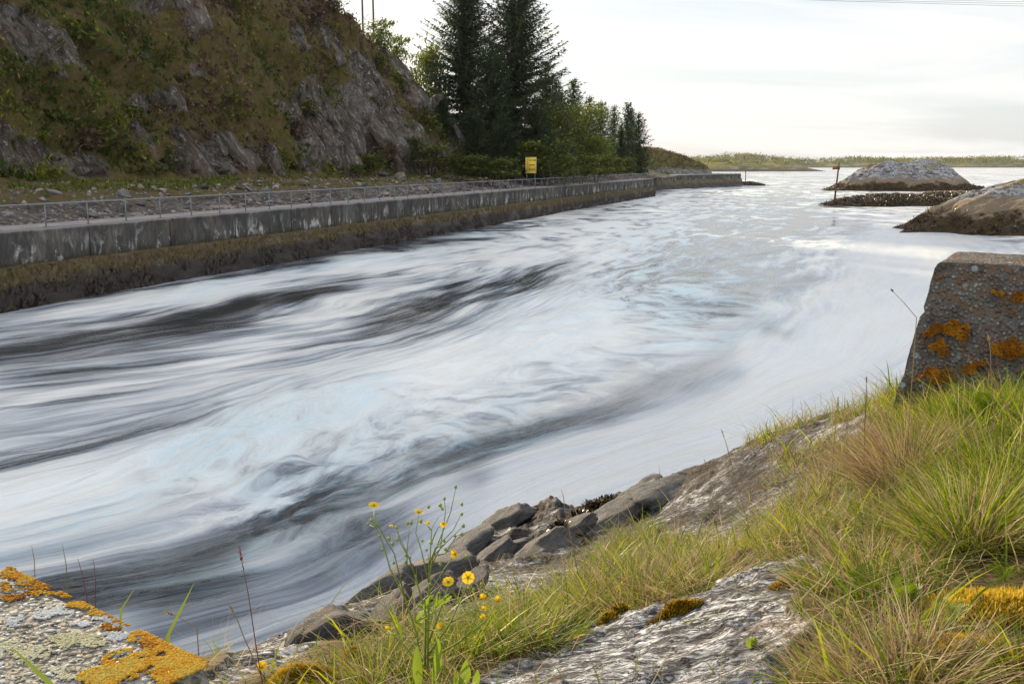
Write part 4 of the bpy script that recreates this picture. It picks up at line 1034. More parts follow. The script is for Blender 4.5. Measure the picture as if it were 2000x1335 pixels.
# small rubble and gravel between the stones
rg = np.random.default_rng(10); n = 6500
s_ = rg.uniform(-4, 150, n); u_ = 2.35 + 10.5 * rg.uniform(size=n) ** 1.7
base = hill_at(s_, u_); sz = 0.05 + 0.14 * rg.uniform(size=n) ** 2
oct_ = np.array([[1, 0, 0], [-1, 0, 0], [0, 1, 0], [0, -1, 0], [0, 0, 1], [0, 0, -1]], float)
octf = np.array([[0, 2, 4], [2, 1, 4], [1, 3, 4], [3, 0, 4], [2, 0, 5], [1, 2, 5], [3, 1, 5], [0, 3, 5]])
def octas(P, S, rg, sq=(1, 1, 0.7), jit=0.35):
    n = len(P)
    V = oct_[None] * (1 + rg.uniform(-jit, jit, (n, 6, 1)))
    a = rg.uniform(0, 6.28, n); c, s = np.cos(a), np.sin(a)
    X = V[..., 0] * c[:, None] - V[..., 1] * s[:, None]; Y = V[..., 0] * s[:, None] + V[..., 1] * c[:, None]
    V = np.stack([X * sq[0], Y * sq[1], V[..., 2] * sq[2]], -1) * (S[:, None, None] if np.ndim(S) else S)
    V = V + P[:, None, :]
    Fc = octf[None] + (np.arange(n) * 6)[:, None, None]
    return V.reshape(-1, 3), Fc.reshape(-1, 3)
V, Fc = octas(base, sz, rg)
q = NM('loose_rubble')
tcol = q.ramp(q.attr('tint'), [(0, (0.07, 0.07, 0.08)), (0.4, (0.19, 0.18, 0.18)), (0.7, (0.28, 0.24, 0.22)), (0.85, (0.27, 0.17, 0.12)), (1, (0.42, 0.41, 0.40))])
M['loose'] = q.bsdf(tcol, 0.9, None, 0.2)
tag(obj('loose_rubble', mesh_np('loose_rubble', V, [Fc], False, {'tint': np.repeat(rg.uniform(0, 1, n), 6)}), M['loose']), 'small broken stone and gravel between walkway and cliff', kind='stuff')
# grass strip under the cliff
rg = np.random.default_rng(12); n = 5200
s_ = rg.uniform(-2, 150, n); u_ = rg.uniform(7.5, 14, n); kk = (fbm(s_ * 0.2, u_ * 0.6, 9.0, 3) > 0.02); s_, u_ = s_[kk], u_[kk]
cover('bank_grass', 'green and yellow grass strip below the cliff', hill_at(s_, u_), rg.uniform(0.12, 0.34, len(s_)), 10, 0.09, 'shrub', 13, rg.uniform(0.1, 0.8, len(s_)), 0.5, 1.2)

# ------------------------------------------------------------------ yellow sign, beacon, markers, poles, wires
sp_ = on_hill(1037, 112)
sg = tag(empty('warning_sign', (sp_[0], sp_[1], sp_[2])), 'yellow warning board on two posts behind the railing below the spruces', 'sign')
zt = CAMZ + (320 - 308) / F * 112 - sp_[2]; zb = CAMZ + (320 - 337) / F * 112 - sp_[2]
M['yellow'] = plain('yellow_board', (0.80, 0.55, 0.05), 0.5, 0.08, 2)
M['ink'] = plain('dark_lettering', (0.10, 0.07, 0.05), 0.6, 0.1, 3); M['orangeink'] = plain('orange_mark', (0.62, 0.22, 0.05), 0.6, 0.1, 3); M['rim'] = plain('pale_sign_edge', (0.78, 0.66, 0.30), 0.5, 0.05, 3)
b = MB(); b.box((0, 0, (zt + zb) / 2), (0.56, 0, 0), (0, 0.025, 0), (0, 0, (zt - zb) / 2)); b.build('board', M['yellow'], sg)
b = MB()
for xx in (-0.565, 0.565): b.box((xx, -0.012, (zt + zb) / 2), (0.03, 0, 0), (0, 0.03, 0), (0, 0, (zt - zb) / 2 + 0.03))
for z_ in (zt, zb): b.box((0, -0.014, z_), (0.53, 0, 0), (0, 0.03, 0), (0, 0, 0.03))
b.build('edge_trim', M['rim'], sg)
for xx in (-0.45, 0.45):
    b = MB(); b.tube([(xx, 0.07, -0.3), (xx, 0.07, zt - 0.05)], 0.04, 6); b.build('post', M['steel'], sg)
rg = np.random.default_rng(3)
for zc_, wlen in ((zt - 0.30, 0.36), (zt - 0.82, 0.32), (zt - 1.32, 0.36)):
    b = MB(); x_ = -0.20
    while x_ < -0.20 + 2 * wlen:
        w_ = rg.uniform(0.025, 0.04); b.box((x_, -0.03, zc_), (w_ / 2 + 0.006, 0, 0), (0, 0.004, 0), (0, 0, 0.075)); 
        b.box((x_ + 0.03, -0.03, zc_ + rg.choice([-0.06, 0.06, 0.0])), (0.018, 0, 0), (0, 0.0035, 0), (0, 0, 0.014)); x_ += 0.085 if rg.uniform() > 0.15 else 0.13
    b.build('lettering_line', M['ink'], sg)
b = MB()
b.box((-0.40, -0.03, zt - 0.42), (0.025, 0, 0.05), (0, 0.004, 0), (-0.02, 0, 0.22)); b.box((-0.34, -0.031, zt - 0.95), (0.022, 0, 0), (0, 0.004, 0), (0.0, 0, 0.30)); b.box((-0.42, -0.0305, zt - 0.68), (0.09, 0, 0), (0, 0.004, 0), (0, 0, 0.02))
b.build('arrow_mark', M['orangeink'], sg)

bp = PZ(1630, 390, 1.05)
bc_ = tag(empty('beacon', tuple(bp)), 'rusty iron beacon pole with a small board on the weedy skerry', 'beacon')
k = bp[1] / F
b = MB(); b.tube([(0, 0, -0.6), (1.0 * k, 0, 20 * k), (3 * k, 0, 45 * k), (4.5 * k, 0, 70 * k)], [0.14, 0.12, 0.11, 0.09], 7); b.build('pole', M['rust'], bc_)
b = MB(); b.box((-2.2 * k, -0.03, 60.3 * k), (5.2 * k, 0, 0.3 * k), (0, 0.04, 0), (0, 0, 2.9 * k)); b.build('board', plain('rusty_board', (0.24, 0.10, 0.06), 0.8, 0.3, 5), bc_)
b = MB(); b.box((4.5 * k, 0, 60 * k), (1.6 * k, 0, 0), (0, 0.15, 0), (0, 0, 3.0 * k)); b.build('bracket', M['rust'], bc_)
mp_ = PZ(1456, 357, 0.4); k = mp_[1] / F
mk2 = tag(empty('marker_pole', tuple(mp_)), 'thin rusty marker pole in the water beyond the far quay', 'pole')
b = MB(); b.tube([(0, 0, -0.5), (-0.6 * k, 0, 24 * k)], [0.14, 0.10], 6); b.build('pole', M['rust'], mk2)
b = MB(); b.box((-0.6 * k, 0, 20 * k), (0.9 * k, 0, 0), (0, 0.1, 0), (0, 0, 1.2 * k)); b.build('topmark', M['rust'], mk2)

pole_tops = []
for px, lab in ((715.5, 'left pole of the twin power-line poles behind the hill crest'), (736, 'right pole of the twin power-line poles behind the hill crest')):
    Y = 150.0; loc = on_hill(px, Y); top = CAMZ + (320 + 8) / F * Y
    root = tag(empty('power_pole', tuple(loc)), lab, 'pole', 'twin power-line poles')
    hgt = top - loc[2]
    b = MB(); b.tube([(0, 0, -1), (0, 0, hgt * 0.5), (0, 0, hgt)], [0.20, 0.17, 0.13], 8); b.build('shaft', M['timber'], root)
    b = MB(); b.box((0, -0.2, hgt - 0.5), (1.6, 0, 0), (0, 0.08, 0), (0, 0, 0.10)); b.build('crossarm', M['timber'], root)
    for xx in (-1.4, 0, 1.4):
        b = MB(); b.tube([(xx, -0.2, hgt - 0.4), (xx, -0.2, hgt - 0.1)], 0.06, 6); b.build('insulator', M['steel'], root)
    pole_tops.append((loc[0], Y, top))
for i, (y1, lab) in enumerate(((3, 'uppermost of the three overhead wires crossing the sky'), (9, 'middle one of the three overhead wires crossing the sky'), (15, 'lowest of the three overhead wires crossing the sky'))):
    A_ = PY(900, -14 + 5 * i, 178); A_[0] -= 0; Bp = PY(2600, 12 + 6.5 * i, 300)
    P0 = np.array([pole_tops[1][0] + (-1.4, 0, 1.4)[i] * 0.8, 150 - 0.2, pole_tops[1][2] - 0.1])
    tt = np.linspace(0, 1, 40)[:, None]
    Cc = P0 * (1 - tt) + Bp * tt
    Cc[:, 2:] -= 0.5 * 4 * tt * (1 - tt)
    b = MB(); b.tube(Cc - P0, 0.035, 5); o = b.build('overhead_wire', M['wire']); o.location = P0; tag(o, lab, 'wire', 'overhead wires')
# ------------------------------------------------------------------ concrete blocks in the foreground
q = NM('lichened_block_concrete')
cbase, hb = pebble_colour(q, (0.52, 0.50, 0.45))
lw = q.noise(5, 6, 0.65); 
cbase = q.mix(q.rng(lw, 0.52, 0.68, 0, 0.45), cbase, (0.50, 0.50, 0.50)); cbase = q.mix(q.rng(q.noise(7, 5, 0.6), 0.5, 0.66, 0, 0.55), cbase, (0.15, 0.13, 0.05))
M['block_top'] = q.bsdf(cbase, 0.92, q.bump(hb, 1.0, 0.02), 0.25)
q = NM('dark_lichened_block_concrete')
cbase, hb = pebble_colour(q, (0.20, 0.19, 0.18))
cbase = q.mix(q.rng(q.noise(9, 6, 0.7), 0.46, 0.6, 0, 0.72), cbase, (0.05, 0.048, 0.045)); cbase = q.mix(q.rng(q.noise(22, 5, 0.7), 0.5, 0.64, 0, 0.7), cbase, (0.20, 0.095, 0.03))
cbase = q.mix(q.rng(q.voro(9), 0.16, 0.08, 0, 0.7), cbase, (0.40, 0.46, 0.52))
M['block_dark'] = q.bsdf(cbase, 0.92, q.bump(hb, 1.0, 0.02), 0.25)

def block(name, label, top, z_top, z_bot, batter, mat, groove=None, round_=0.02, seed=0.0, res=0.02):
    """truncated-pyramid block; top = 4 plan corners counter-clockwise"""
    top = np.array(top, float); c = top.mean(0)
    org = np.array([c[0], c[1], z_bot])
    zs = list(np.arange(z_bot, z_top - round_, res)) + [z_top - round_, z_top - round_ * 0.4, z_top - round_ * 0.08, z_top]
    ins = []
    for z in zs:
        e = (z - z_top) / (z_bot - z_top) * batter
        d = z_top - z
        if d < round_: e -= round_ * (1 - math.sqrt(max(0, 1 - (1 - d / round_) ** 2)))
        if groove and abs(z - groove) < res * 0.8: e -= 0.010
        ins.append(e)
    # perimeter points
    per = []
    for i in range(4):
        p, p2 = top[i], top[(i + 1) % 4]; n = int(np.linalg.norm(p2 - p) / res)
        for k in range(n): per.append(p + (p2 - p) * k / n)
    per = np.array(per); dirn = (per - c) / np.linalg.norm(per - c, axis=1)[:, None]
    npn = len(per); V = []; 
    for z, e in zip(zs, ins): V.append(np.concatenate([per + dirn * e, np.full((npn, 1), z)], 1))
    V = np.concatenate(V); Fq = []
    i = np.arange(npn); j = (i + 1) % npn
    for r in range(len(zs) - 1): Fq.append(np.stack([r * npn + i, r * npn + j, (r + 1) * npn + j, (r + 1) * npn + i], 1))
    # cap rings
    nrg = 14; last = (len(zs) - 1) * npn; rings = []
    e = ins[-1]; rim = per + dirn * e
    for k in range(1, nrg + 1):
        f = 1 - k / nrg * 0.999
        V = np.concatenate([V, np.concatenate([c + (rim - c) * f, np.full((npn, 1), z_top)], 1)])
        new = len(V) - npn
        Fq.append(np.stack([last + i, last + j, new + j, new + i], 1)); last = new
    nd = V - np.array([c[0], c[1], (z_top + z_bot) / 2]); nd /= np.linalg.norm(nd, axis=1)[:, None]
    am = 0.008 * fbm(V[:, 0] * 9, V[:, 1] * 9, V[:, 2] * 9 + seed, 4) + 0.004 * fbm(V[:, 0] * 45, V[:, 1] * 45, V[:, 2] * 45 + seed, 2)
    V = V + nd * am[:, None]
    root = tag(empty(name, tuple(org)), label, 'concrete block')
    obj('body', mesh_np('body', V - org, [np.concatenate(Fq)], True), mat, root)
    return root, org, c
def plan(p):
    return np.array(p[:2])
# left block, corner of the frame
ZL = CAMZ - 0.98
a0, a1 = PZ(0, 1103, ZL)[:2], PZ(405, 1300, ZL)[:2]
ax = (a1 - a0) / np.linalg.norm(a1 - a0); bx_ = np.array([ax[1], -ax[0]])
if bx_[1] > 0: bx_ = -bx_
LT = [a1, a1 - ax * 1.75, a1 - ax * 1.75 + bx_ * 0.62, a1 + bx_ * 0.62]
blkL, orgL, cL = block('concrete_block', 'lichen-crusted concrete block top in the lower left corner', LT, ZL, ZL - 0.75, 0.05, M['block_top'], None, 0.035, 3.0, 0.022)
# right block
ZR = CAMZ - 0.429
b0 = PZ(1830, 511, ZR)[:2]; b1 = PZ(1862, 491, ZR)[:2]
bd = (b1 - b0) / np.linalg.norm(b1 - b0); ba = np.array([bd[1], -bd[0]])
RT = [b0, b0 + ba * 1.25, b0 + ba * 1.25 + bd * 0.62, b0 + bd * 0.62]
blkR, orgR, cR = block('concrete_block', 'dark battered concrete block with orange lichen standing in the grass at right', RT, ZR, ZR - 0.85, 0.19, M['block_dark'], ZR - 0.23, 0.03, 9.0, 0.024)

# exposed pebbles and lichen on the blocks
rg = np.random.default_rng(31)
n = 8000
uv = rg.uniform(0, 1, (n, 2)); PT = a1 - ax * (0.03 + uv[:, :1] * 1.0) + bx_ * (0.02 + 0.58 * uv[:, 1:])
P3 = np.concatenate([PT, np.full((n, 1), ZL + 0.001)], 1) - orgL
sz = 0.0015 + 0.0065 * rg.uniform(size=n) ** 4
V, Fc = octas(P3, sz, rg, (1.25, 1, 0.42), 0.35)
q = NM('aggregate_pebbles')
M['pebble'] = q.bsdf(q.ramp(q.attr('tint'), [(0, (0.07, 0.075, 0.085)), (0.2, (0.26, 0.24, 0.20)), (0.45, (0.48, 0.45, 0.37)), (0.65, (0.40, 0.44, 0.50)), (0.8, (0.50, 0.38, 0.22)), (0.9, (0.72, 0.72, 0.72)), (1, (0.82, 0.82, 0.82))]), 0.8, None, 0.3)
tag(obj('exposed_pebbles', mesh_np('exposed_pebbles', V, [Fc], False, {'tint': np.repeat(rg.uniform(0, 1, n), 6)}), M['pebble'], blkL), kind='stuff')
def lichen_patch(parent, org, pts, m, sz, tintc):
    if len(pts) < 12: return
    n = len(pts); V, Fc = octas(pts - org, sz * 0.5 * rg.uniform(0.3, 1.4, n), rg, (1, 1, 0.4), 0.45)
    tag(obj('lichen_patch', mesh_np('lichen_patch', V, [Fc], True, {'tint': np.repeat(np.clip(tintc + 0.5 * fbm(pts[:, 0] * 25, pts[:, 1] * 25, pts[:, 2] * 25, 2) + rg.normal(0, 0.2, n), 0, 1), 6)}), M['lichen'], parent), kind='stuff')
for (px, py, rx, ry, n, tc_) in [(45, 1120, 55, 16, 380, 0.6), (70, 1145, 70, 22, 500, 0.45), (35, 1165, 30, 10, 110, 0.15), (230, 1195, 60, 10, 500, 0.75), (120, 1158, 40, 8, 200, 0.6), (170, 1180, 40, 8, 260, 0.7), (265, 1212, 45, 9, 420, 0.75), (210, 1222, 16, 7, 50, 0.3), (232, 1226, 14, 6, 50, 0.3), (300, 1240, 45, 18, 750, 0.6), (350, 1275, 55, 22, 1100, 0.65), (262, 1248, 11, 7, 60, 0.6), (270, 1290, 70, 26, 1500, 0.85), (330, 1310, 75, 26, 1500, 0.85), (210, 1320, 60, 20, 1100, 0.9), (290, 1262, 16, 10, 120, 0.2), (395, 1305, 25, 25, 500, 0.85)]:
    n = int(n * 2.6)
    a = rg.uniform(0, 6.28, n * 2); r_ = np.sqrt(rg.uniform(0, 1, n * 2))
    x_, y_ = px + rx * r_ * np.cos(a), py + ry * r_ * np.sin(a)
    pts = PZ(x_, y_, ZL + 0.004).T
    fr = 0.8 * fbm(pts[:, 0] * 14, pts[:, 1] * 14, 2.0, 3) + 0.6 * fbm(pts[:, 0] * 55, pts[:, 1] * 55, 2.0, 2)
    rel = (pts[:, :2] - a1)
    la, lb = -(rel @ ax), rel @ bx_
    ok = (fr + rg.normal(0, 0.10, len(fr)) > -0.12 + 0.7 * (r_ - 0.6)) & (lb > -0.005) & (la > -0.005)
    pts = pts[ok][:n]; pts[:, 2] += 0.0025 * rg.uniform(size=len(pts)) - 0.001
    lichen_patch(blkL, orgL, pts, None, 0.0075, tc_)
M['palecrust'] = tinted('pale_lichen', [(0, (0.30, 0.33, 0.36)), (0.5, (0.56, 0.58, 0.60)), (1, (0.42, 0.40, 0.22))], 0.95, 0.0, 0.1)
for (px, py, rx, ry, n, tc_) in [(100, 1195, 45, 14, 900, 0.4), (30, 1210, 30, 14, 500, 0.3), (205, 1205, 28, 8, 380, 0.3), (150, 1250, 60, 16, 700, 0.95), (40, 1270, 60, 22, 800, 0.9), (225, 1240, 26, 9, 420, 0.25), (110, 1310, 70, 20, 900, 0.85), (240, 1270, 20, 9, 260, 0.35), (160, 1215, 22, 7, 240, 0.4), (20, 1140, 30, 8, 300, 0.35)]:
    a = rg.uniform(0, 6.28, n * 2); r_ = np.sqrt(rg.uniform(0, 1, n * 2)); pts = PZ(px + rx * r_ * np.cos(a), py + ry * r_ * np.sin(a), ZL + 0.003).T
    fr = 0.8 * fbm(pts[:, 0] * 18, pts[:, 1] * 18, 4.0, 3) + 0.6 * fbm(pts[:, 0] * 60, pts[:, 1] * 60, 2.0, 2) + rg.normal(0, 0.12, len(pts))
    rel = pts[:, :2] - a1; pts = pts[(fr > 0.7 * (r_ - 0.6)) & (rel @ bx_ > 0) & (-(rel @ ax) > 0)][:n]
    if len(pts) < 12: continue
    V, Fc = octas(pts - orgL, 0.0035 * rg.uniform(0.3, 1.5, len(pts)), rg, (1, 1, 0.35), 0.45)
    tag(obj('pale_lichen', mesh_np('pale_lichen', V, [Fc], True, {'tint': np.repeat(np.clip(tc_ + rg.normal(0, 0.15, len(pts)), 0, 1), 6)}), M['palecrust'], blkL), kind='stuff')
# lichen on the face of the right block
fn = np.array([-bd[0], -bd[1]])
for (px, py, rx, ry, n, tc_) in [(1868, 645, 24, 18, 420, 0.35), (1885, 657, 16, 14, 260, 0.35), (1838, 678, 22, 17, 420, 0.3), (1830, 640, 13, 9, 140, 0.25), (1815, 650, 10, 9, 110, 0.2), (1902, 662, 7, 6, 50, 0.3), (1948, 572, 11, 9, 120, 0.4), (1830, 730, 34, 18, 480, 0.2), (1900, 715, 25, 14, 260, 0.15), (1975, 680, 34, 20, 620, 0.4), (1880, 660, 9, 8, 70, 0.4), (1990, 580, 14, 10, 90, 0.2)]:
    n = int(n * 2.6); rx *= 1.15; ry *= 1.15
    a = rg.uniform(0, 6.28, n * 2); r_ = np.sqrt(rg.uniform(0, 1, n * 2)); x_, y_ = px + rx * r_ * np.cos(a), py + ry * r_ * np.sin(a)
    dxr, dyr, dzr = ray(x_, y_)
    # the front face: plane through the top front edge leaning out by the batter
    nrm3 = np.array([fn[0], fn[1], 0.19 * 0.78 / 0.85]); nrm3 /= np.linalg.norm(nrm3)
    p0 = np.array([b0[0], b0[1], ZR]); t = ((p0 - np.array([0, 0, CAMZ])) @ nrm3) / (dxr * nrm3[0] + dyr * nrm3[1] + dzr * nrm3[2])
    pts = np.stack([dxr * t, dyr * t, CAMZ + dzr * t], 1) + nrm3 * 0.006
    fr = 0.8 * fbm(pts[:, 0] * 11, pts[:, 2] * 11, 5.0, 3) + 0.6 * fbm(pts[:, 0] * 40, pts[:, 2] * 40, 5.0, 2)
    pts = pts[fr + rg.normal(0, 0.10, len(fr)) > -0.12 + 0.6 * (r_ - 0.62)][:n]
    lichen_patch(blkR, orgR, pts, None, 0.010, tc_ * 0.7)

# ------------------------------------------------------------------ boulders and seaweed at the water's edge
q = NM('shore_boulder')
b1_ = q.noise(4.0, 9, 0.7, 0.5, q.coord('Object', (1, 1, 2.5))); b2_ = q.noise(40, 6, 0.75); oi = q.n('ShaderNodeObjectInfo')
bc1 = q.ramp(b1_, [(0.36, (0.03, 0.032, 0.038)), (0.5, (0.085, 0.09, 0.10)), (0.66, (0.17, 0.17, 0.175))])
bc1 = q.mix(q.rng(b2_, 0.56, 0.66, 0, 0.75), bc1, (0.40, 0.38, 0.37)); bc1 = q.mix(q.rng(q.noise(4, 5), 0.56, 0.7, 0, 0.5), bc1, (0.25, 0.16, 0.11))
bc1 = q.mix(q.math('MULTIPLY', oi.outputs['Random'], 0.15), bc1, (0.36, 0.31, 0.28))
M['boulder'] = q.bsdf(bc1, 0.75, q.bump(q.math('ADD', b1_, b2_), 0.8, 0.03), 0.3)
q = NM('pale_shore_stone')
p1_ = q.noise(4.0, 9, 0.7, 0.5, q.coord('Object', (1, 1, 2.5))); p2_ = q.noise(40, 6, 0.75)
pc1 = q.ramp(p1_, [(0.3, (0.09, 0.085, 0.085)), (0.48, (0.20, 0.20, 0.205)), (0.7, (0.38, 0.375, 0.37))])
pc1 = q.mix(q.rng(p2_, 0.44, 0.34, 0, 0.8), pc1, (0.05, 0.048, 0.05))
M['palestone'] = q.bsdf(pc1, 0.85, q.bump(q.math('ADD', p1_, p2_), 0.9, 0.04), 0.25)
for px, py, w_, h_, sd, lab in [(655, 1215, 92, 72, 1, 'dark slab boulder nearest the water, left end of the shore'), (745, 1140, 75, 55, 2, 'grey boulder behind the dark slab boulder'), (765, 1195, 80, 62, 3, 'rounded dark boulder between the slab and the buttercup'), (850, 1105, 110, 62, 4, 'long dark boulder behind the buttercup stems'), (1000, 1008, 62, 42, 5, 'pointed dark boulder at the top of the shore spur'), (1075, 1055, 75, 55, 6, 'wide dark boulder right of the pointed one'), (960, 1080, 58, 46, 7, 'small dark boulder left of the wide one'), (1000, 1068, 40, 30, 8, 'small stone wedged left under the wide dark boulder'), (920, 1055, 60, 42, 9, 'grey stone at the left foot of the pointed boulder'), (1200, 1005, 110, 40, 10, 'flat blue-grey slab beside the brown seaweed'), (1255, 960, 62, 36, 11, 'pale grey boulder right of the brown seaweed'), (1310, 950, 85, 34, 12, 'pale domed boulder next to the pale grey one'), (830, 1160, 70, 40, 13, 'low stone under the middle buttercup stems'), (905, 1140, 62, 36, 14, 'low stone right of the middle buttercup stems'), (1120, 1030, 55, 30, 15, 'stone under the seaweed clump, right of the wide boulder'), (600, 1235, 50, 40, 16, 'small stone at the left foot of the slab boulder')]:
    p = ground_hit(px, py + h_ * 0.35, (2.5, 14)); k = p[1] / F / 0.95
    o = bpy.data.objects.new('boulder', rock_mesh(300 + sd, 4, 7, (1, 0.8, 1), 0.16, True)); COL.objects.link(o); o.data.materials.append(M['palestone'] if sd in (2, 9, 10, 11, 12, 14) else M['boulder'])
    o.scale = (w_ * k * 1.15, w_ * k * 0.8, h_ * k * 0.62); o.location = p + np.array([0, 0.15 * w_ * k, 0.0]); o.rotation_euler = (0.12 * math.sin(sd * 2.1), -0.42 + 0.15 * math.sin(sd * 1.7), 0.25 + 0.45 * math.sin(sd * 2.9))
    tag(o, lab, 'boulder')
def clump(name, label, cat, p, size, n, leaf, mat, seed, tint=(0, 1), flat=0.6):
    rg = np.random.default_rng(seed)
    d = rand_dirs(n, rg); d[:, 2] = np.abs(d[:, 2]); C = d * size * rg.uniform(0.4, 1, (n, 1)) * np.array([1, 0.8, flat])
    dd, a, _ = rot_axes(d + rg.normal(0, 0.6, (n, 3))); s_ = leaf * rg.uniform(0.6, 1.4, n)
    V, Fq = diamonds(C, dd * s_[:, None], a * s_[:, None] * 0.45)
    o = obj(name, mesh_np(name, V, [Fq], False, {'tint': np.repeat(rg.uniform(*tint, n), 4)}), M[mat]); o.location = p
    return tag(o, label, cat)
for i, (px, py, r_, lab) in enumerate([(1130, 1000, 22, 'lowest brown seaweed clump at the water edge'), (1160, 985, 26, 'second brown seaweed clump along the water edge'), (1195, 978, 34, 'largest brown seaweed clump on the shore edge'), (1222, 972, 20, 'brown seaweed clump touching the pale grey boulder'), (1095, 1025, 28, 'dark seaweed clump below the pointed boulder'), (1135, 1020, 26, 'dark seaweed clump on the stone right of the wide boulder')]):
    p = ground_hit(px, py + 8, (2.5, 14)); clump('seaweed_clump', lab, 'seaweed', p, r_ * p[1] / F, 420, 0.022, 'weed', 60 + i)

# ------------------------------------------------------------------ grass
def blades(base, L, W, lean, leanaz, droop, rg, tint, sideaz=None):
    """curved tapering blades as one mesh: 3 pairs + tip"""
    n = len(base); qs = np.array([0, 0.38, 0.72, 1.0])
    dirh = np.stack([np.cos(leanaz), np.sin(leanaz), 0 * leanaz], 1)
    sa = rg.uniform(0, 6.28, n) if sideaz is None else sideaz
    side = np.stack([np.cos(sa), np.sin(sa), 0 * sa], 1)
    rows = []
    for q_ in qs:
        h = L * (lean * q_ + droop * q_ ** 2)
        up = L * (q_ * np.sqrt(np.clip(1 - lean ** 2, 0.05, 1)) - 0.55 * droop * q_ ** 2)
        c = base + dirh * h[:, None] + np.array([0, 0, 1.0]) * up[:, None]
        w = W * (1 - q_) ** 0.55 if q_ < 1 else 0
        if q_ < 1:
            rows.append(c - side * (w * 0.5)[:, None]); rows.append(c + side * (w * 0.5)[:, None])
        else: rows.append(c)
    V = np.stack(rows, 1).reshape(-1, 3); o = (np.arange(n) * 7)[:, None]
    Fq = np.concatenate([o + np.array([[0, 1, 3, 2]]), o + np.array([[2, 3, 5, 4]])]); Ft = o + np.array([[4, 5, 6]])
    return V, [Fq, Ft], np.repeat(tint, 7)
def blades_obj(name, V, Fs, tint, mat, parent=None):
    return obj(name, mesh_np(name, V, Fs, False, {'tint': tint}), M[mat], parent)

rg = np.random.default_rng(41)
N0 = 150000
X = rg.uniform(-1.2, 4.2, N0); Y = rg.uniform(1.25, 6.2, N0)
Z, Mk = ground_z(X, Y)
px, py = proj(X, Y, Z)
zr = Z - CAMZ
dens = np.where(Mk > 0.5, 0.008, 0.62)
dens = np.where((px < 420) , 0.05, dens)
dens = np.where((px < 720) & (py > 1230), dens * 0.35, dens)
dens *= np.clip(0.75 + 1.1 * fbm(X * 3.2, Y * 3.2, 21.0, 3), 0.1, 1.25)
# mossy clearings carry little grass
for (mx_, my_, rx, ry) in [(1950, 1190, 130, 75), (1960, 1060, 70, 30), (1730, 965, 70, 25), (1560, 1160, 60, 25), (1890, 1285, 110, 50)]:
    dens *= 1 - 0.97 * np.exp(-(((px - mx_) / rx) ** 2 + ((py - my_) / ry) ** 2))
dens *= 1 - 0.8 * sstep(1780, 1880, px) * sstep(1040, 1100, py)
kk = (rg.uniform(size=N0) < dens) & (px > -200) & (px < 2500) & (zr > -2.25)
# keep the blocks clear
def inside(X, Y, T, pad):
    T = np.array(T); r = np.ones(X.shape, bool); c = T.mean(0)
    for i in range(4):
        a, b = T[i], T[(i + 1) % 4]; e = b - a; nn = np.array([-e[1], e[0]]) / np.linalg.norm(e); sgn = np.sign((c - a) @ nn)
        r &= ((X - a[0]) * nn[0] + (Y - a[1]) * nn[1]) * sgn > -pad
    return r
kk &= ~inside(X, Y, LT, 0.03) & ~inside(X, Y, RT, 0.13)
X, Y, Z, px, py = X[kk], Y[kk], Z[kk], px[kk], py[kk]; n = len(X)
lush = np.exp(-(((px - 1930) / 190) ** 2 + ((py - 860) / 120) ** 2)); strawy = np.exp(-(((px - 1700) / 170) ** 2 + ((py - 880) / 60) ** 2))
L = (0.07 + 0.10 * rg.uniform(size=n) + 0.16 * rg.uniform(size=n) ** 4) * (1 + 0.65 * lush) * np.clip(1.0 + 0.7 * fbm(X * 2, Y * 2, 5.0, 3), 0.5, 1.7)
L = np.where((px < 1060) & (py > 1150), L * 1.15, L)
L = 0.62 * np.minimum(L, 0.10 + 0.05 * Y)
dry = 0.40 + 0.9 * fbm(X * 2.4, Y * 2.4, 13.0, 3) + 0.42 * lush - 0.38 * strawy
tint = np.clip(np.where(rg.uniform(size=n) < np.clip(0.30 - 0.26 * lush + 0.4 * strawy, 0.04, 0.9), rg.uniform(0, 0.25, n), 0.42 + 0.42 * np.clip(dry, 0, 1) + rg.uniform(-0.08, 0.2, n)), 0, 1)
V, Fs, tt = blades(np.stack([X, Y, Z - 0.01], 1), L, 0.0026 + 0.003 * rg.uniform(size=n) + 0.0025 * lush, rg.uniform(0.05, 0.6, n), rg.uniform(0, 6.28, n), rg.uniform(0.05, 0.5, n), rg, tint)
o = blades_obj('grass', V, Fs, tt, 'grass'); tag(o, 'mixed green and straw-coloured grass on the near shore', kind='stuff')

# dead straw lying in the turf, and a few broad green blades
m_ = rg.integers(0, n, 9000); jx = rg.normal(0, 0.03, (9000, 2))
bx3 = np.stack([X[m_] + jx[:, 0], Y[m_] + jx[:, 1], Z[m_] + rg.uniform(0.0, 0.05, 9000)], 1)
V, Fs, tt = blades(bx3, rg.uniform(0.08, 0.26, 9000), rg.uniform(0.0018, 0.004, 9000), rg.uniform(0.82, 0.97, 9000), rg.uniform(0, 6.28, 9000), rg.uniform(0.0, 0.3, 9000), rg, np.clip(rg.normal(0.6, 0.25, 9000), 0, 0.9))
tag(blades_obj('straw_thatch', V, Fs, tt, 'drygrass'), 'dead straw matted between the green grass on the near shore', kind='stuff')
m_ = rg.integers(0, n, 2600)
V, Fs, tt = blades(np.stack([X[m_], Y[m_], Z[m_] - 0.01], 1), rg.uniform(0.08, 0.22, 2600) * (1 + 0.5 * lush[m_]), rg.uniform(0.005, 0.010, 2600), rg.uniform(0.1, 0.7, 2600), rg.uniform(0, 6.28, 2600), rg.uniform(0.1, 0.6, 2600), rg, rg.uniform(0.5, 1.0, 2600))
tag(blades_obj('broad_grass', V, Fs, tt, 'grass'), 'broader fresh green grass leaves on the near shore', kind='stuff')
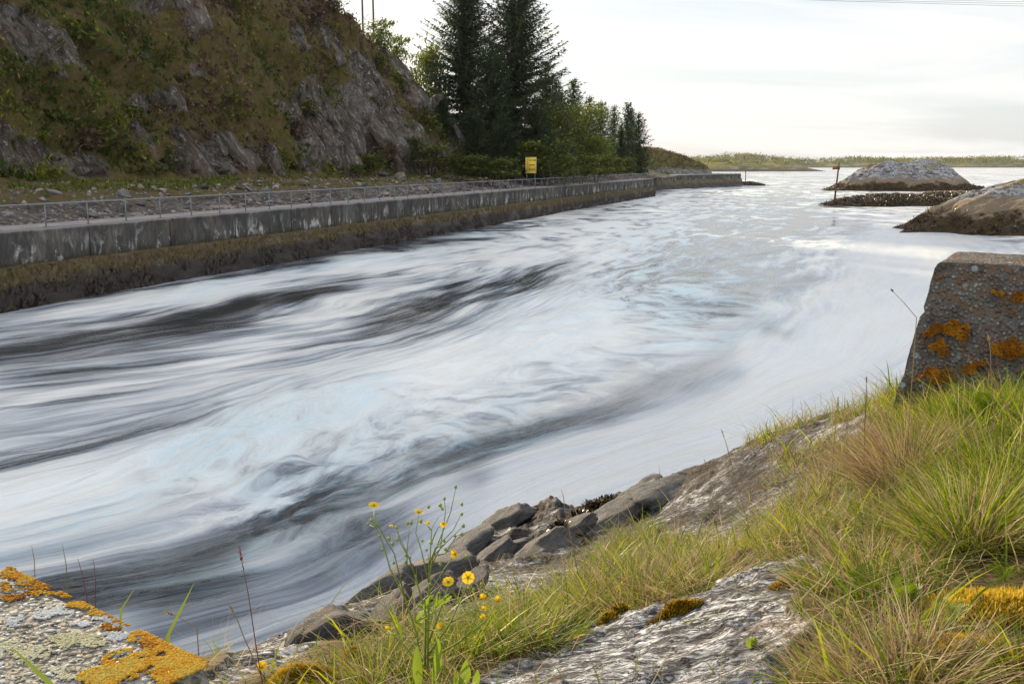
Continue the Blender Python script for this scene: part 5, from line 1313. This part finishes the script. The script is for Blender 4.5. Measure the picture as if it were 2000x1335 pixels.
def tussock(px, py, nb, Lm, rad, dryf, label, seed, W=0.0034, spread=0.6):
    rg = np.random.default_rng(seed); p = ground_hit(px, py)
    a = rg.uniform(0, 6.28, nb); nb = int(nb * 0.8); rad *= 0.85; a = a[:nb]; r_ = rad * np.sqrt(rg.uniform(0, 1, nb))
    b = np.stack([r_ * np.cos(a), r_ * np.sin(a), 0 * a], 1)
    gz, _ = ground_z(p[0] + b[:, 0], p[1] + b[:, 1]); b[:, 2] = gz - p[2] - 0.01
    L = Lm * 0.62 * rg.uniform(0.35, 1.15, nb)
    lean = np.clip(0.1 + spread * r_ / rad + rg.normal(0, 0.12, nb), 0, 0.9)
    root = tag(empty('grass_tussock', tuple(p)), label, 'grass')
    isd = rg.uniform(size=nb) < dryf
    tint = np.where(isd, rg.uniform(0, 0.85, nb), rg.uniform(0.42, 1.0, nb))
    az = a + rg.normal(0, 0.5, nb)
    for m_, sel, nm in (('drygrass', isd, 'dry_blades'), ('grass', ~isd, 'green_blades')):
        if sel.sum() < 5: continue
        V, Fs, tt = blades(b[sel], L[sel], np.full(sel.sum(), W) * rg.uniform(0.7, 1.3, sel.sum()), lean[sel], az[sel], rg.uniform(0.1, 0.6, sel.sum()), rg, tint[sel])
        tag(blades_obj(nm, V, Fs, tt, m_, root), kind='stuff')
    return root
for i, a in enumerate([(1775, 930, 3200, 0.46, 0.17, 0.92, 'pale brown hair-grass tussock left of the dark block'), (1830, 800, 1200, 0.26, 0.2, 0.25, 'green tussock at the foot of the dark block'), (1895, 1070, 2400, 0.44, 0.14, 0.35, 'large dark-based tussock in the middle of the right bank'),
                       (1255, 1165, 3000, 0.25, 0.30, 0.5, 'rounded green and straw tussock on the rock ledge'), (1130, 1190, 1500, 0.24, 0.22, 0.18, 'upright green tussock left of the rounded ledge tussock'), (1360, 1145, 1200, 0.20, 0.22, 0.75, 'straw-coloured tussock right of the rounded ledge tussock'),
                       (1020, 1235, 1500, 0.22, 0.20, 0.2, 'green tussock behind the white rock, right of the buttercup'), (900, 1275, 1300, 0.20, 0.2, 0.2, 'short green tussock around the buttercup leaves'), (740, 1325, 1300, 0.22, 0.16, 0.3, 'green tussock left of the buttercup base'),
                       (1560, 990, 1400, 0.20, 0.22, 0.55, 'mixed tussock on the upper rock ledge, below the far grass edge'), (1650, 905, 1300, 0.20, 0.24, 0.7, 'straw tussock along the upper grass edge'), (1560, 905, 700, 0.15, 0.2, 0.5, 'low tussock at the left end of the upper grass edge'),
                       (1770, 1350, 1100, 0.30, 0.13, 0.8, 'sprawling straw tussock at the bottom edge of the bank'), (1670, 1330, 700, 0.22, 0.14, 0.5, 'green and straw tussock at the bottom edge beside the white rock'), (1960, 960, 1700, 0.42, 0.22, 0.1, 'lush green tussock at the right edge below the block'), (1900, 860, 1700, 0.38, 0.22, 0.08, 'lush green tussock in front of the dark block'), (1980, 800, 1300, 0.32, 0.2, 0.15, 'lush green tussock at the right edge under the block'), (1700, 1120, 1500, 0.24, 0.22, 0.5, 'mixed tussock right of the white rock ledge'), (1560, 1060, 1000, 0.15, 0.18, 0.65, 'low straw tussock above the white rock ledge'), (2010, 1345, 700, 0.2, 0.12, 0.3, 'green tussock in the bottom right corner')]):
    tussock(*a, 500 + i)
# tall thin seeding stalks
def stalk(px, py, top, Y, label, col, head=0.03, seed=0, lean=(0, 0), nm='grass_stalk'):
    """base pixel on ground, top pixel at distance Y"""
    p0 = ground_hit(px, py); p1 = PY(top[0], top[1], Y if Y else p0[1])
    root = tag(empty(nm, tuple(p0)), label, 'grass stalk')
    rg = np.random.default_rng(seed); t = np.linspace(0, 1, 7)[:, None]
    C = (p1 - p0) * t; C[:, 0] += 0.02 * np.sin(t[:, 0] * 3.1) * rg.normal()
    b = MB(); b.tube(C, 0.0013 * (1.3 - t[:, 0] * 0.8), 4); b.build('stem', M[col], root)
    if head:
        d = (C[-1] - C[-2]); d /= np.linalg.norm(d); m = 26; cc_ = C[-1] - d * head * rg.uniform(0, 1, (m, 1)) + rg.normal(0, 0.0016, (m, 3))
        dd, a, _ = rot_axes(d + rg.normal(0, 0.25, (m, 3))); V, Fq = diamonds(cc_, dd * 0.0055, a * 0.0016)
        obj('seed_head', mesh_np('seed_head', V, [Fq]), M[col], root)
M['redstem'] = plain('reddish_stem', (0.22, 0.085, 0.07), 0.7, 0.2, 9, trans=0.2); M['strawstem'] = plain('straw_stem', (0.34, 0.24, 0.13), 0.7, 0.2, 9, trans=0.2); M['greenstem'] = plain('green_stem', (0.20, 0.26, 0.035), 0.6, 0.2, 9, trans=0.3)
def stalk3(base_px, py0, top, Y, label, col, head, w=0.0013):
    p0 = PY(base_px, py0, Y); g = float(ground_z(np.array([p0[0]]), np.array([p0[1]]))[0][0]); p1 = PY(top[0], top[1], Y)
    q0 = p0 + (p0 - p1) / max(p1[2] - p0[2], 1e-3) * (p0[2] - g)
    if abs(q0[0] - p0[0]) > 0.25: q0 = np.array([p0[0], p0[1], g])
    root = tag(empty('grass_stalk', tuple(q0)), label, 'grass stalk')
    C = np.array([q0, 0.5 * (q0 + p0), p0, 0.5 * (p0 + p1) + np.array([0.003, 0, 0]), p1]) - q0
    b = MB(); b.tube(C, np.array([1.3, 1.2, 1.1, 0.9, 0.5]) * w, 4); b.build('stem', M[col], root)
    if head:
        d = C[-1] - C[-2]; d /= np.linalg.norm(d); rg = np.random.default_rng(int(base_px)); m = 30; cc_ = C[-1] - d * head * rg.uniform(0, 1, (m, 1)) + rg.normal(0, 0.0015, (m, 3))
        dd, a, _ = rot_axes(d + rg.normal(0, 0.25, (m, 3))); V, Fq = diamonds(cc_, dd * 0.0055, a * 0.0017); obj('seed_head', mesh_np('seed_head', V, [Fq]), M[col], root)
for a in [(68, 1122, (62, 1065), 2.5, 'leftmost thin dark stalk behind the left block', 'strawstem', 0.0), (132, 1140, (122, 1062), 2.55, 'thin green stalk behind the left block', 'greenstem', 0.0), (168, 1160, (152, 1090), 2.45, 'bare red stalk behind the left block', 'redstem', 0.0), (186, 1172, (183, 1092), 2.45, 'thin straight reddish stalk right of the bare red one', 'redstem', 0.0),
          (500, 1260, (466, 1062), 2.3, 'tall red seeding stalk leaning left over the water', 'redstem', 0.075), (475, 1240, (449, 1182), 2.3, 'short brown seeding stalk left of the tall red one', 'strawstem', 0.03), (385, 1225, (322, 1192), 2.2, 'brown seeding stalk leaning far left near the block end', 'strawstem', 0.02),
          (1425, 895, (1409, 838), 3.6, 'lone seeding stalk against the water left of the upper grass', 'strawstem', 0.03), (1102, 985, (1096, 955), 3.3, 'faint short stalk in front of the water above the seaweed', 'strawstem', 0.0),
          (1690, 800, (1692, 735), 3.6, 'dark seeding stalk standing highest above the upper grass edge', 'redstem', 0.02), (1630, 850, (1636, 775), 3.6, 'seeding stalk second left of the highest one', 'strawstem', 0.03), (1655, 845, (1655, 782), 3.7, 'seeding stalk left of the highest one', 'strawstem', 0.03), (1790, 620, (1740, 565), 3.4, 'thin stalk leaning left before the water beside the block', 'strawstem', 0.01), (1935, 720, (1930, 655), 3.2, 'tall straw stalk in front of the dark block', 'strawstem', 0.03), (1945, 745, (1925, 698), 3.2, 'pale plumed stalk in front of the dark block', 'strawstem', 0.02)]:
    stalk3(*a)
b = MB()
# broad green blade at left
p0 = PY(328, 1238, 2.0); p1 = PY(379, 1138, 2.0); g = ground_z(np.array([p0[0]]), np.array([p0[1]]))[0][0]
def single_blade(px0, py0, px1, py1, Y, w, label, col='greenstem'):
    p0 = PY(px0, py0, Y); p1 = PY(px1, py1, Y); g = float(ground_z(np.array([p0[0]]), np.array([p0[1]]))[0][0])
    q0 = np.array([p0[0] - 0.02, p0[1], g]); t = [q0, p0, 0.5 * (p0 + p1), p1]; s_ = np.array([0.8, 0.6, 0.0]); V = []; ws = [w, w, w * 0.75, 0.0008]
    for c, ww in zip(t, ws): V += [c - s_ * ww / 2 - q0, c + np.array([0, 0, 0.0008]) - q0, c + s_ * ww / 2 - q0]
    Fq = []
    for i in range(3): Fq += [[3 * i, 3 * i + 1, 3 * i + 4, 3 * i + 3], [3 * i + 1, 3 * i + 2, 3 * i + 5, 3 * i + 4]]
    o = obj('grass_shoot', mesh_np('grass_shoot', V, [np.array(Fq)], True), M[col]); o.location = q0; tag(o, label, 'grass blade')
single_blade(328, 1240, 379, 1138, 2.0, 0.009, 'single broad green blade behind the left block')
single_blade(236, 1190, 262, 1150, 2.4, 0.006, 'faint green blade left of the broad one behind the block')
single_blade(110, 1345, 22, 1262, 1.35, 0.009, 'curved green blade arching over the left block')

# ------------------------------------------------------------------ moss cushions
def moss(px, py, rx, ry, h, label, seed, dark=0.0, nsp=2600):
    rg = np.random.default_rng(seed); p = ground_hit(px, py); k = p[1] / F / 0.95
    R = rx * k; Ry = ry * k * 2.2
    a = np.linspace(0, 2 * math.pi, 41)[:-1]; V = [[0, 0, h]]; rings = 10
    for r_ in range(1, rings + 1):
        f = r_ / rings; jr = 1 + 0.18 * fbm(np.cos(a) * 1.5 + seed, np.sin(a) * 1.5, 0.0, 3)
        x_, y_ = R * f * jr * np.cos(a), Ry * f * jr * np.sin(a)
        gz, _ = ground_z(p[0] + x_, p[1] + y_)
        z_ = gz - p[2] + h * (1 - f ** 2.2) + 0.012 * fbm(x_ * 18, y_ * 18, seed, 3) - 0.015 * f
        V += list(np.stack([x_, y_, z_], 1))
    V = np.array(V); n = 40
    Ft = [[0, 1 + i, 1 + (i + 1) % n] for i in range(n)]; Fq = [[1 + r_ * n + i, 1 + (r_ + 1) * n + i, 1 + (r_ + 1) * n + (i + 1) % n, 1 + r_ * n + (i + 1) % n] for r_ in range(rings - 1) for i in range(n)]
    root = tag(empty('moss_cushion', tuple(p)), label, 'moss')
    obj('mound', mesh_np('mound', V, [np.array(Ft), np.array(Fq)], True, {'tint': np.full(len(V), 0.15)}), M['moss'], root)
    i = rg.integers(1, len(V) - n, nsp); ii = np.where(rg.uniform(size=nsp) < 0.5, i, np.minimum(i + n, len(V) - 1)); f = rg.uniform(0, 1, (nsp, 1)); P = V[i] * (1 - f) + V[ii] * f + rg.normal(0, 0.004, (nsp, 3)) * np.array([1, 1, 0.2])
    d = rg.normal(0, 0.45, (nsp, 3)) + np.array([0, 0, 1.0]) + P / (np.linalg.norm(P, axis=1)[:, None] + 1e-6) * 0.4; d, a_, _ = rot_axes(d)
    s_ = rg.uniform(0.005, 0.014, (nsp, 1)); Vv, Fd = diamonds(P + d * s_ * 0.6, d * s_, a_ * 0.0032)
    t = np.clip(0.72 - dark + 0.5 * fbm(P[:, 0] * 12, P[:, 1] * 12, seed, 3) + rg.normal(0, 0.18, nsp), 0, 1)
    tag(obj('moss_shoots', mesh_np('moss_shoots', Vv, [Fd], False, {'tint': np.repeat(t, 4)}), M['moss'], root), kind='stuff')
for i, a in enumerate([(605, 1335, 98, 20, 0.045, 'golden moss cushion beside the left block', 0.0, 4200), (690, 1295, 26, 12, 0.03, 'small dark moss tuft right of the golden cushion', 0.3, 900), (1935, 1185, 160, 50, 0.012, 'large golden moss bed at the right edge', 0.0, 6000), (1970, 1065, 70, 24, 0.012, 'golden moss bed under the big tussock at right', 0.05, 2600), (1735, 965, 70, 16, 0.025, 'rusty moss patch at the top of the pale rock', 0.3, 2000),
                       (1320, 1195, 62, 10, 0.02, 'thin brown moss strip along the white rock crest', 0.35, 1600), (1545, 1145, 46, 10, 0.025, 'yellow-brown moss patch on the white rock ledge', 0.25, 1400), (1210, 1198, 26, 7, 0.02, 'small brown moss patch left on the white rock crest', 0.35, 800), (1900, 1275, 120, 38, 0.012, 'golden moss bed near the bottom edge', 0.05, 5200), (1985, 1300, 60, 32, 0.012, 'yellow moss in the bottom right corner', 0.0, 2000), (1800, 1000, 50, 18, 0.03, 'moss among the grass below the rusty patch', 0.1, 1400), (1185, 1212, 18, 5, 0.015, 'tiny brown moss tuft on the left shoulder of the white rock', 0.4, 400)]):
    moss(a[0], a[1], a[2], a[3], a[4], a[5], 700 + i, a[6], a[7])

# ------------------------------------------------------------------ feathery yarrow leaves in the lush grass
def fern_leaf_mesh(seed):
    rg = np.random.default_rng(seed); n = 13; C, A, B = [], [], []
    for i in range(n):
        t = (i + 0.5) / n; c = np.array([t * 1.0, 0, 0.28 * math.sin(t * 2.2)]); l = 0.20 * math.sin(math.pi * min(0.97, 0.12 + t * 0.88)) + 0.02
        for sg in (-1, 1):
            d = np.array([0.45, sg * 0.9, 0.12]); d /= np.linalg.norm(d); C.append(c + d * l); A.append(d * l); B.append(np.array([0.035, 0, 0.01]))
    C.append(np.array([0.5, 0, 0.22])); A.append(np.array([0.5, 0, 0.06])); B.append(np.array([0, 0.012, 0]))
    V, Fq = diamonds(np.array(C), np.array(A), np.array(B)); me = mesh_np('leaf', V, [Fq], False, {'tint': np.full(len(V), rg.uniform(0.5, 0.8))}); me.materials.append(M['grass']); return me
FL = [fern_leaf_mesh(i) for i in range(3)]
rg = np.random.default_rng(88)
for i, (px, py, nl, sz, lab) in enumerate([(1860, 840, 9, 0.17, 'feathery bright green plant below the left corner of the dark block'), (1930, 830, 10, 0.18, 'feathery bright green plant below the middle of the dark block'), (1830, 920, 8, 0.16, 'feathery plant just right of the pale brown tussock'), (1900, 930, 10, 0.18, 'feathery plant in the lush grass under the block'), (1970, 890, 9, 0.18, 'feathery plant at the right edge under the block'), (1700, 965, 6, 0.12, 'feathery sprawling leaf rosette by the rusty moss'), (1680, 1180, 6, 0.11, 'feathery plant right of the white rock ledge'), (1760, 1210, 6, 0.12, 'feathery plant left of the large moss bed'), (1960, 1150, 5, 0.1, 'feathery plant above the large moss bed'), (1850, 1240, 5, 0.1, 'feathery plant at the lower left of the moss bed'), (1990, 1010, 7, 0.13, 'feathery plant at the right edge beside the big tussock')]):
    p = ground_hit(px, py); root = tag(empty('yarrow_plant', tuple(p)), lab, 'plant')
    for k in range(nl):
        o = bpy.data.objects.new('leaf', FL[k % 3]); COL.objects.link(o); o.parent = root; s_ = sz * 0.62 * rg.uniform(0.7, 1.15)
        o.scale = (s_, s_, s_); o.rotation_euler = (rg.uniform(-0.2, 0.2), -rg.uniform(0.3, 1.0), rg.uniform(0, 6.28)); o.location = (0, 0, 0.015)

# ------------------------------------------------------------------ buttercup
M['petal'] = plain('buttercup_petal', (0.85, 0.58, 0.01), 0.3, 0.06, 30, trans=0.35, spec=0.5)
M['bstem'] = plain('buttercup_stem', (0.23, 0.30, 0.05), 0.6, 0.15, 30, trans=0.25); M['bud'] = plain('green_bud', (0.22, 0.26, 0.025), 0.7, 0.2, 40); M['bleaf'] = plain('fresh_leaf', (0.26, 0.36, 0.03), 0.5, 0.15, 20, trans=0.4)
M['white_petal'] = plain('white_petal', (0.75, 0.76, 0.78), 0.5, 0.05, 30, trans=0.3)
DB = 2.02
gb = ground_hit(832, 1345)
DB = float(gb[1]) - 0.05
bt = tag(empty('buttercup_plant', tuple(gb)), 'tall yellow buttercup with many round green buds at the shore edge', 'flower')
def bp_(px, py, dd=0.0): return PY(px, py, DB + dd) - gb
# main stalks: pixel polylines, base to tip
FORK = (839, 1120)
STK = [[(835, 1345), (836, 1240), (838, 1160), (839, 1120), (846, 1085), (862, 1045), (880, 1000), (890, 953)],
       [(826, 1345), (815, 1240), (790, 1165), (762, 1110), (748, 1060), (735, 1030), (722, 1025)],
       [(838, 1160), (838, 1100), (836, 1080)], [(838, 1130), (842, 1050), (843, 1030), (856, 1010)],
       [(790, 1165), (770, 1080), (752, 1050), (740, 1028), (726, 1016)], [(830, 1300), (832, 1200), (810, 1120), (795, 1080), (775, 1036)],
       [(810, 1120), (800, 1090), (782, 1060), (776, 1030)], [(838, 1140), (822, 1070), (812, 1040), (818, 1003)], [(839, 1100), (850, 1070), (885, 1035), (900, 1005)], [(846, 1085), (880, 1050), (904, 1028)],
       [(838, 1160), (868, 1110), (888, 1083)], [(835, 1260), (860, 1190), (876, 1145), (876, 1140)], [(835, 1280), (880, 1215), (905, 1160), (914, 1132)], [(880, 1215), (925, 1190), (942, 1172)], [(835, 1290), (900, 1250), (950, 1210), (970, 1178)], [(925, 1190), (944, 1194)], [(900, 1250), (930, 1222), (944, 1208)],
       [(735, 1030), (731, 1005), (730, 990)], [(826, 1320), (800, 1270), (770, 1240), (757, 1230)], [(838, 1230), (855, 1230), (864, 1225)], [(842, 1060), (855, 1030), (865, 1024)], [(839, 1110), (860, 1070), (870, 1000), (868, 975)], [(843, 1035), (832, 1022), (824, 1018)], [(850, 1070), (868, 1062), (868, 1058)], [(846, 1085), (870, 1080), (892, 1045), (903, 1042)], [(795, 1110), (795, 1075), (800, 1027)]]
rgb_ = np.random.default_rng(4)
off = {}
for i, s_ in enumerate(STK):
    dd = np.linspace(0, rgb_.uniform(-0.10, 0.10), len(s_)) if i else np.zeros(len(s_))
    P = np.array([bp_(x, y, d) for (x, y), d in zip(s_, dd)])
    P[0, 2] = min(P[0, 2], P[0, 2])
    w0 = 0.0030 if s_[0][1] > 1250 else 0.0017
    b = MB(); b.tube(P, np.linspace(w0, 0.0009, len(P)), 5); b.build('stalk', M['bstem'], bt, True)
def flower(px, py, dd, face, openess, size=0.0135):
    """five petals around a centre; face = direction the flower looks"""
    c = bp_(px, py, dd); fdir = np.array(face, float); fdir /= np.linalg.norm(fdir)
    root = empty('flower', tuple(c)); root.parent = bt
    _, a, e = rot_axes(fdir[None]); a, e = a[0], e[0]
    for k in range(5):
        az = k * 2 * math.pi / 5 + px; o_ = math.cos(az) * a + math.sin(az) * e; t_ = -math.sin(az) * a + math.cos(az) * e
        V = []; nq = 5
        for i in range(nq):
            q_ = i / (nq - 1); w_ = size * 0.50 * math.sin(math.pi * (0.10 + 0.62 * q_)) ; el = openess * q_ ** 1.1
            cpt = o_ * (size * q_ * (1 - 0.35 * openess)) + fdir * (size * el * 0.9)
            V += [cpt - t_ * w_ + fdir * size * 0.10, cpt, cpt + t_ * w_ + fdir * size * 0.10]
        Fq = []
        for i in range(nq - 1): Fq += [[3 * i, 3 * i + 1, 3 * i + 4, 3 * i + 3], [3 * i + 1, 3 * i + 2, 3 * i + 5, 3 * i + 4]]
        obj('petal', mesh_np('petal', V, [np.array(Fq)], True), M['petal'], root)
    rg = np.random.default_rng(int(px)); m = 26; P = fdir * size * 0.18 + rg.normal(0, size * 0.11, (m, 3)); V, Fc = octas(P, size * 0.06, rg, (1, 1, 1.2)); obj('flower_centre', mesh_np('flower_centre', V, [Fc], True), M['bud'], root)
for a in [(730, 987, -0.03, (0.1, -0.25, 1), 0.15, 0.0135), (818, 1001, 0.02, (0.1, -0.2, 1), 0.3, 0.0125), (866, 1021, 0.0, (0.1, -0.9, -0.1), 0.7, 0.010), (890, 1081, -0.02, (-0.6, -0.7, 0.2), 0.5, 0.0125), (914, 1127, -0.04, (0.15, -1, 0.35), 0.12, 0.0155), (876, 1137, -0.05, (-0.1, -0.5, 0.9), 0.3, 0.0155), (942, 1170, -0.04, (0.1, -0.4, 0.9), 1.2, 0.0115), (971, 1174, 0.0, (0.2, -0.3, 0.9), 1.3, 0.0105), (944, 1190, 0.03, (0.2, -0.4, 0.9), 1.0, 0.0085), (944, 1206, 0.02, (-0.2, -0.5, 0.8), 0.7, 0.0095), (756, 1229, 0.0, (0.1, -0.4, 0.9), 1.1, 0.0085), (864, 1223, -0.08, (-0.7, -0.4, 0.6), 0.8, 0.0125), (838, 1022, 0.02, (-0.5, -0.4, 0.6), 0.6, 0.0075), (764, 1028, 0.0, (0.1, -0.3, 0.9), 0.5, 0.006), (927, 1245, 0.0, (0.0, -0.3, 0.9), 1.0, 0.004)]:
    flower(*a)
bme = None
for (px, py) in [(890, 950), (868, 973), (837, 989), (860, 986), (864, 993), (902, 984), (902, 1003), (726, 1015), (719, 1022), (735, 1024), (796, 1021), (803, 1020), (775, 1029), (822, 1017), (905, 1026), (742, 1045), (760, 1051), (776, 1053), (767, 1061), (747, 1072), (825, 1055), (842, 1059), (868, 1056), (902, 1042), (888, 1045), (833, 1073), (793, 1083), (801, 1088), (769, 1098), (792, 1097), (870, 1072), (859, 1157), (775, 1176), (840, 1140), (941, 1140), (951, 1157), (916, 1148), (926, 1150), (912, 1085), (860, 1101)]:
    if bme is None:
        bm = bmesh.new(); bmesh.ops.create_icosphere(bm, subdivisions=2, radius=0.0042)
        for v in bm.verts: v.co *= 1 + 0.14 * math.sin(v.co.x * 2600) * math.cos(v.co.z * 2600)
        bme = bpy.data.meshes.new('bud'); bm.to_mesh(bme); bm.free(); bme.materials.append(M['bud'])
    o = bpy.data.objects.new('bud', bme); COL.objects.link(o); o.parent = bt; o.location = bp_(px, py, rgb_.uniform(-0.04, 0.04)); s_ = rgb_.uniform(0.75, 1.15); o.scale = (s_, s_, s_ * 1.1)
def leaf_mesh(L, W, curl, n=7):
    V = []
    for i in range(n):
        q_ = i / (n - 1); w_ = W * math.sin(math.pi * (0.06 + 0.9 * q_)) ** 0.8; z_ = L * q_; y_ = curl * q_ ** 2 * L
        V += [(-w_, y_ - 0.25 * w_, z_), (0, y_, z_), (w_, y_ - 0.25 * w_, z_)]
    Fq = []
    for i in range(n - 1): Fq += [[3 * i, 3 * i + 1, 3 * i + 4, 3 * i + 3], [3 * i + 1, 3 * i + 2, 3 * i + 5, 3 * i + 4]]
    me = mesh_np('leaf', V, [np.array(Fq)], True); me.materials.append(M['bleaf']); return me
for (px, py, L, W, rz, tilt) in [(905, 1340, 0.062, 0.014, 0.2, 0.15), (922, 1345, 0.045, 0.012, 0.6, 0.5), (820, 1345, 0.10, 0.013, -0.2, -0.1), (846, 1340, 0.11, 0.012, 0.4, 0.2), (885, 1345, 0.05, 0.02, 1.2, 0.5)]:
    o = bpy.data.objects.new('leaf', leaf_mesh(L, W, 0.3)); COL.objects.link(o); o.parent = bt; o.location = bp_(px, py, -0.06); o.rotation_euler = (0.1, tilt, rz)
# narrow divided stem leaves
for (px, py, a0_) in [(845, 1195, 0.6), (810, 1215, 2.6), (850, 1185, -0.5), (826, 1190, 2.2)]:
    for k in range(4):
        o = bpy.data.objects.new('leaf', leaf_mesh(0.045, 0.0032, 0.5)); COL.objects.link(o); o.parent = bt; o.location = bp_(px, py, -0.01); o.rotation_euler = (0.5 * math.sin(k), 1.2 * math.cos(a0_) + 0.25 * (k - 1.5), a0_ + k * 0.5)
for i, (px, py, lab) in enumerate([(988, 1285, 'small yellow-green dock plant at the edge of the white rock'), (1070, 1255, 'tiny green leaf on the white rock edge'), (1470, 1265, 'small green herb on the white rock near the grass')]):
    p = ground_hit(px, py); root = tag(empty('herb', tuple(p)), lab, 'plant')
    for k in range(3 if i != 1 else 2):
        o = bpy.data.objects.new('leaf', leaf_mesh(0.045 if i == 0 else 0.025, 0.011, 0.4)); COL.objects.link(o); o.parent = root; o.rotation_euler = (0.3, 0.5 * (k - 1), 0.6 * k)
p = ground_hit(515, 1325); root = tag(empty('buttercup_plant', tuple(p)), 'half-hidden yellow flower at the left edge of the golden moss', 'flower')
bt_old, gb_old = bt, gb; bt, gb = root, p; DBs = DB; DB = float(p[1])
flower(512, 1302, 0.0, (0.1, -0.6, 0.7), 0.5, 0.017)
b = MB(); b.tube([(0, 0, -0.01), bp_(512, 1302) * 0.5 + np.array([0.004, 0, 0]), bp_(512, 1302)], 0.0015, 5); b.build('stem', M['bstem'], root)

# ------------------------------------------------------------------ sea air
hz = MB(); hz.box((600, 1150, 24.0), (2600, 0, 0), (0, 1400, 0), (0, 0, 26.0))
hm = bpy.data.materials.new('sea_air'); hm.use_nodes = True; hm.node_tree.nodes.clear()
ho = hm.node_tree.nodes.new('ShaderNodeOutputMaterial'); hv = hm.node_tree.nodes.new('ShaderNodeVolumePrincipled')
hv.inputs['Density'].default_value = 0.00006; hv.inputs['Color'].default_value = (0.95, 0.96, 1.0, 1); hv.inputs['Anisotropy'].default_value = 0.0
hm.node_tree.links.new(hv.outputs[0], ho.inputs['Volume'])
tag(hz.build('haze', hm), 'thin pale sea haze over the sound', kind='stuff')
